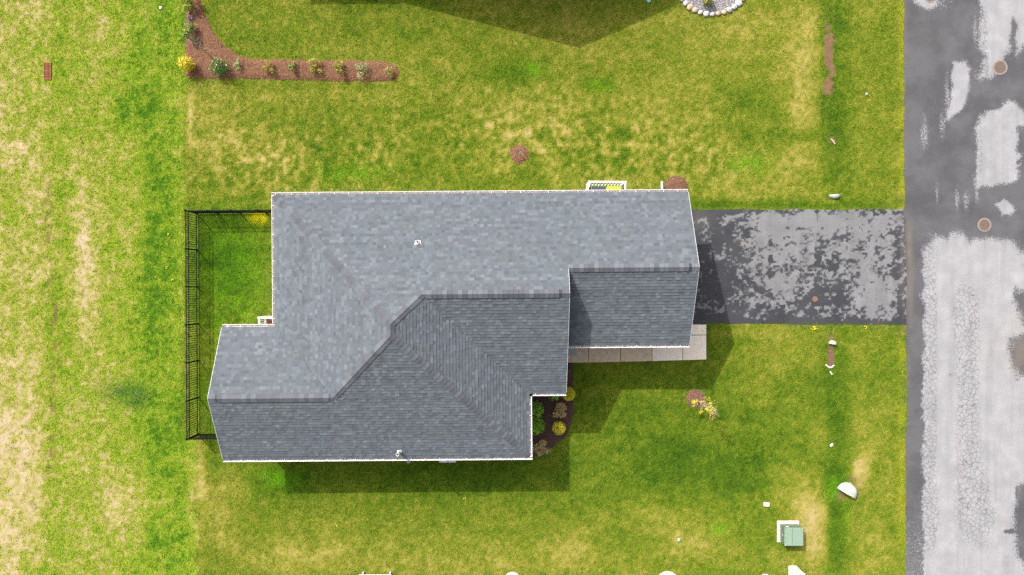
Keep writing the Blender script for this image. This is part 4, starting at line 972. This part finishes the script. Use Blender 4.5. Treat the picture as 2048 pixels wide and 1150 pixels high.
hood('white culvert end at the head of the muddy trench below the driveway', 1664, 688, R(-8), .36, .19, .24, M['galv'])
hood('white culvert end facing up the swale above the driveway', 1668.5, 389.5, R(180), .55, .20, .22, M['galv'])
s = MB(); pts = [(1655.5,692),(1666.5,692),(1668,705),(1669,718),(1667,729),(1661,736),(1655,729),(1654,715)]
s.prism(poly(pts), -.01, .008); o = s.build('mud_trench', mat('wet_brown_mud', (.115,.060,.036), .8, .25, 9, .3, bump=.6)); tag(o, 'narrow wet brown mud trench running from the culvert mouth', 'trench', kind='structure')
s = MB()
for i in range(9):
    x, y, _ = P(1652.5+i*1.9+rnd.uniform(-.5,.5), 731+4*math.sin(i/8*3.14)+rnd.uniform(-1,1)); s.lathe([(.035,0),(.04,.03),(.02,.05),(.002,.052)], 6, (x, y, 0))
tag(s.build('trench_stones', M['pink_conc']), 'few pale stones at the foot of the mud trench', 'stones', kind='stuff')

# ------------------------------------------------------------------ utility boxes
def Pt(px, py, z): return P(px, py, z)
x0, y1, _ = P(1569.5, 1056, .67); x1, y0, _ = P(1607, 1092, .67)
cx, cy = (x0+x1)/2, (y0+y1)/2; w2, d2 = (x1-x0)/2, (y1-y0)/2
e = empty('transformer', (cx, cy, 0), 0, 'green padmount transformer box on a white concrete pad', 'transformer')
s = MB(); s.bbox(-w2-.11, w2+.06, -d2-.05, d2+.12, -.05, .07, .015); s.build('pad', M['pink_conc'], e)
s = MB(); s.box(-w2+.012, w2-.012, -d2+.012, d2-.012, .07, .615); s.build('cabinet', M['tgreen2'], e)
s = MB(); s.bbox(-w2, -.078, -d2, d2, .60, .675, .015); s.build('lid', M['tgreen'], e); s = MB(); s.bbox(-.066, w2, -d2, d2, .60, .672, .015); s.build('lid', M['tgreen'], e)
s = MB(); s.box(-.30, -.18, d2-.012, d2-.004, .40, .50); s.build('warning_plate', M['vinyl'], e)
s = MB(); s.box(-w2+.004, -w2+.012, -.02, .02, .3, .42); s.box(-w2+.002, -w2+.03, -d2+.01, -d2+.05, .60, .69); s.build('hasp', M['galv'], e)
x0, y1, _ = P(1577, 1131.5, 0.02); 
e = empty('utility_cabinet', (x0+.19, y1-.30, 0), 0, 'tall white utility cabinet at the bottom edge below the transformer', 'utility box')
s = MB(); s.box(-.19, .19, -.30, .30, 0, .93); s.build('cabinet', M['pvc'], e); s = MB(); s.bbox(-.21, .21, -.32, .32, .93, .97, .012); s.build('lid', M['pvc'], e)
s = MB(); s.box(-.201, -.191, -.27, .27, .08, .88); s.build('door', M['vinyl'], e); s = MB(); s.box(-.15, .15, .301, .308, .12, .84); s.build('side_panel', M['vinyl'], e)
x, y, _ = P(1533.5, 1009, .1); e = empty('meter_box', (x, y, 0), R(-4), 'small white meter box lid alone in the front lawn', 'utility box')
s = MB(); s.box(-.12, .12, -.08, .08, -.03, .09); s.build('body', M['pvc'], e); s = MB(); s.bbox(-.135, .135, -.095, .095, .085, .115, .01); s.build('lid', M['white'], e)
x, y, _ = P(1531, 1153, .1); e = empty('meter_box', (x, y, 0), 0, 'small white meter box cut by the bottom edge left of the cabinet', 'utility box')
s = MB(); s.box(-.12, .12, -.08, .08, -.03, .09); s.build('body', M['pvc'], e); s = MB(); s.bbox(-.135, .135, -.095, .095, .085, .115, .01); s.build('lid', M['white'], e)
def cap(px, py, r, m, label, name='valve_cap'):
    x, y, _ = P(px, py, .06); s = MB(); s.lathe([(r, 0), (r, .05), (r*.8, .07), (r*.4, .075), (r*.38, .09), (.001, .092)], 14, (0, 0, 0)); o = s.build(name, m, None, (x, y, 0)); tag(o, label, 'cap'); return o
cap(1358, 1080, .075, M['teal'], 'pale teal round valve cap in the dry lower lawn')
cap(1298, 0, .10, M['teal'], 'teal valve cap in the neighbouring house shadow at the top edge')
cap(321, 15, .07, M['white'], 'white round cap in the rough field by the top edge')
cap(817, 922, .12, M['grey'], 'grey round cap just below the lower gutter')
def scrap(px, py, a, b, rz, m, label, name='paper_scrap', h=.02):
    x, y, _ = P(px, py, .05); s = MB(); s.add([(-a,-b,.055),(a*.9,-b*.8,.062),(a,b,.058),(-a*.8,b,.068),(0,0,.078)], [(0,1,4),(1,2,4),(2,3,4),(3,0,4)]); s.add([(-a,-b,.05),(a*.9,-b*.8,.057),(a,b,.053),(-a*.8,b,.063)], [(3,2,1,0)])
    o = s.build(name, m, None, (x, y, 0), (0, 0, rz)); tag(o, label, 'litter'); return o
scrap(1663, 890, .085, .065, .6, M['white'], 'square white scrap lying in the right lawn below the trench')
scrap(1662, 746, .10, .03, -1.0, M['white'], 'narrow white scrap just below the mud trench')
scrap(1733, 188, .07, .06, .2, M['grey'], 'grey scrap in the upper right lawn')
x, y, _ = P(1665, 282); s = MB(); s.tube((-.10, .12, .04), (.10, -.16, .05), .035, .03, 8); s.tube((-.02, .0, .05), (.08, .03, .06), .02, .015, 6)
o = s.build('broken_stick', M['palebark'], None, (x, y, 0)); tag(o, 'short broken pale stick beside a small hole in the swale', 'stick')
def lid(px, py, r, m, label):
    x, y, _ = P(px, py); e = empty('septic_lid', (x, y, 0), 0, label, 'lid')
    s = MB(); s.lathe([(r, -.05), (r, .06), (r*.95, .075), (r*.80, .075), (r*.79, .05)], 30); s.build('rim', m, e)
    s = MB(); s.lathe([(r*.785, .0), (r*.785, .05), (r*.7, .056), (.001, .058)], 30); o = s.build('cover', M['pink_conc'], e)
    s = MB(); s.tube((-.05, 0, .055), (-.05, 0, .11), .01, n=6); s.tube((.05, 0, .055), (.05, 0, .11), .01, n=6); s.tube((-.05, 0, .11), (.05, 0, .11), .01, n=6); s.build('handle', M['iron'], e)
lid(1025, 1160, .41, M['tan_conc'], 'round tan concrete lid half cut by the bottom edge')
lid(1335, 1164.5, .54, M['pink_conc'], 'larger pale pink concrete lid cut by the bottom edge')
x, y, _ = P(750, 1160, .5); e = empty('garden_bench', (x, y-.12, 0), 0, 'low white bench whose straight edge just enters at the bottom', 'bench')
for i in range(3):
    s = MB(); s.bbox(-.77, .77, .30-i*.13-.06+.0, .30-i*.13+.055, .44, .48, .008); s.build('slat', M['pvc'], e)
for a in (-.65, .65):
    for b in (.0, .28):
        s = MB(); s.box(a-.03, a+.03, b-.03, b+.03, 0, .44); s.build('leg', M['pvc'], e)

# ------------------------------------------------------------------ bin corral, bins, air conditioner, back steps
cor = empty('bin_screen', (0, 0, 0), 0, 'low white picket screen around two bins on the upper garage wall', 'fence')
T = 1.2
xL, yT, _ = P(1179.5, 363.5, T); xR, yR, _ = P(1251, 364, T); yB = 3.92; xLb = P(1171, 378, T)[0]+.0
def railbar(p, q, z0, z1, t, name, m=M['vinyl'], par=cor):
    a = Vector(p); b = Vector(q); d = (b-a); l = d.length; c = (a+b)/2; s = MB(); s.bbox(-l/2, l/2, -t/2, t/2, z0, z1, .006); return s.build(name, m, par, (c.x, c.y, 0), (0, 0, math.atan2(d.y, d.x)))
for (p, q, wd_) in (((xL, yT), (xR, yR), .09), ((xLb, yB+.30), (xL, yT), .10), ((xR-.03, yB), (xR-.0, yR), .06)):
    railbar(p, q, T-.05, T, wd_, 'rail'); railbar(p, q, .16, .22, .04, 'rail')
    l = (Vector(q)-Vector(p)).length; k_ = max(3, int(l/.15))
    for i in range(1, k_):
        c = Vector(p).lerp(Vector(q), i/k_); s = MB(); s.box(-.032, .032, -.011, .011, .06, T-.05); s.build('picket', M['vinyl'], cor, (c.x, c.y, 0), (0, 0, math.atan2(q[1]-p[1], q[0]-p[0])))
for (x, y) in ((xL, yT), (xR, yR), (xLb, yB+.30), (xR-.03, yB)):
    s = MB(); s.bbox(-.05, .05, -.05, .05, 0, T+.02, .02); s.build('post', M['vinyl'], cor, (x, y, 0))
s = MB(); s.prism([(xL+.05,3.85),(xR-.05,3.85),(xR-.05,yT-.05),(xL+.05,yT-.05)], -.02, .012); o = s.build('bin_pad', M['mulch']); tag(o, 'bare brown mulch strip under the two bins', 'ground', kind='structure')
def bin_(px0, px1, pyt, label, bodym, lidm, rimm):
    zt = 1.03; xa = P(px0, 371, zt)[0]; xb = P(px1, 371, zt)[0]; yt = P(0, pyt, zt)[1]; w = (xb-xa)/2
    e = empty('wheeled_bin', ((xa+xb)/2, yt-.36, 0), 0, label, 'bin', 'wheeled bins behind the picket screen')
    s = MB(); s.add([(-w*.78,-.30,.08),(w*.78,-.30,.08),(w*.78,.26,.03),(-w*.78,.26,.03),(-w*.94,-.34,.96),(w*.94,-.34,.96),(w*.94,.33,.96),(-w*.94,.33,.96)], [(0,3,2,1),(0,1,5,4),(1,2,6,5),(2,3,7,6),(3,0,4,7),(4,5,6,7)]); s.build('body', bodym, e)
    s = MB(); s.bbox(-w, w, -.36, .36, .95, .985, .01); s.build('rim', rimm, e)
    s = MB(); s.bbox(-w*.93, w*.93, -.35, .31, .985, 1.04, .03); s.build('lid', lidm, e)
    s = MB(); s.tube((-w*.7, -.40, .98), (w*.7, -.40, .98), .016); s.tube((-w*.7, -.40, .98), (-w*.7, -.34, .95), .014); s.tube((w*.7, -.40, .98), (w*.7, -.34, .95), .014); s.build('handle', bodym, e)
    for a in (-1, 1): s = MB(); s.tube((a*w*.80, -.28, .10), (a*w*.97, -.28, .10), .10, n=14); s.build('wheel', M['rubber'], e)
bin_(1183, 1211.5, 370.5, 'dark blue wheeled bin with a lime rim, left of the pair', M['navy'], M['navy'], M['lime'])
bin_(1213.5, 1243, 371, 'lime yellow lidded wheeled bin, right of the pair', M['grey'], M['lime'], M['lime'])
x, y, _ = P(895, 926, .75); e = empty('air_conditioner', (x, y+.40, 0), RZ, 'pale grey air conditioner unit just showing below the lower gutter', 'air conditioner')
s = MB(); s.box(-.46, .46, -.44, .44, -.02, .07); s.build('pad', M['found'], e); s = MB(); s.bbox(-.39, .39, -.38, .38, .07, .76, .03); s.build('cabinet', mat('pale_grey_enamel', (.55,.57,.60), .5), e)
s = MB()
for i in range(5):
    r = .08+i*.06; s.lathe([(r, .762), (r, .772), (r-.012, .772), (r-.012, .762)], 24)
s.build('fan_grille', M['grey'], e)
for i in range(6):
    s = MB(); s.box(-.33, .33, -.386, -.381, .14+i*.09, .19+i*.09); s.build('louvre', M['grey'], e)
# back landing with steps
st = empty('back_steps', (0, 0, 0), RZ, 'brown board landing and steps with white railing at the back corner', 'steps')
dx0 = -11.66; dz = .72; dyT = -1.28; dyB = -1.95
nb = 9
for i in range(nb):
    a = dx0+.02+(-10.15-dx0)*i/nb; s = MB(); s.box(a, a+(-10.15-dx0)/nb-.012, dyB, dyT, dz-.03, dz); s.build('board', M['deckboard'], st)
s = MB()
for xx in (dx0+.1, -10.4):
    for yy in (dyB+.06, dyT-.06): s.box(xx-.045, xx+.045, yy-.045, yy+.045, 0, dz-.03)
s.box(dx0+.03, -10.15, dyT-.10, dyT-.06, dz-.2, dz-.03); s.build('frame', M['deckboard'], st)
for i in range(3):
    z1 = dz*(3-i)/4-.0; s = MB(); s.box(-11.0, -10.15, dyT+i*.27+.005, dyT+(i+1)*.27, z1-.04, z1); s.build('step', M['deckboard'], st)
zr = dz+.92
def rail_run(p, q, z):
    a = Vector(p); b = Vector(q); d = b-a; l = d.length; an = math.atan2(d.y, d.x); c = (a+b)/2
    for z0, z1, t in ((z-.05, z, .09), (dz+.08, dz+.13, .06)):
        s = MB(); s.bbox(-l/2, l/2, -t/2, t/2, z0, z1, .008); s.build('rail', M['vinyl'], st, (c.x, c.y, 0), (0, 0, an))
    k_ = max(3, int(l/.12))
    for i in range(1, k_):
        c = a.lerp(b, i/k_); s = MB(); s.box(-.018, .018, -.018, .018, dz+.13, z-.05); s.build('baluster', M['vinyl'], st, (c.x, c.y, 0), (0, 0, an))
rail_run((dx0+.03, dyB), (dx0+.03, dyT-.03), zr); rail_run((dx0+.03, dyT-.03), (-11.05, dyT-.03), zr)
for (xx, yy) in ((dx0+.03, dyT-.03), (dx0+.03, dyB+.04), (-11.05, dyT-.03)):
    s = MB(); s.bbox(-.055, .055, -.055, .055, 0, zr+.06, .02); s.build('post', M['vinyl'], st, (xx, yy, 0))
print('objects', len(scn.objects))
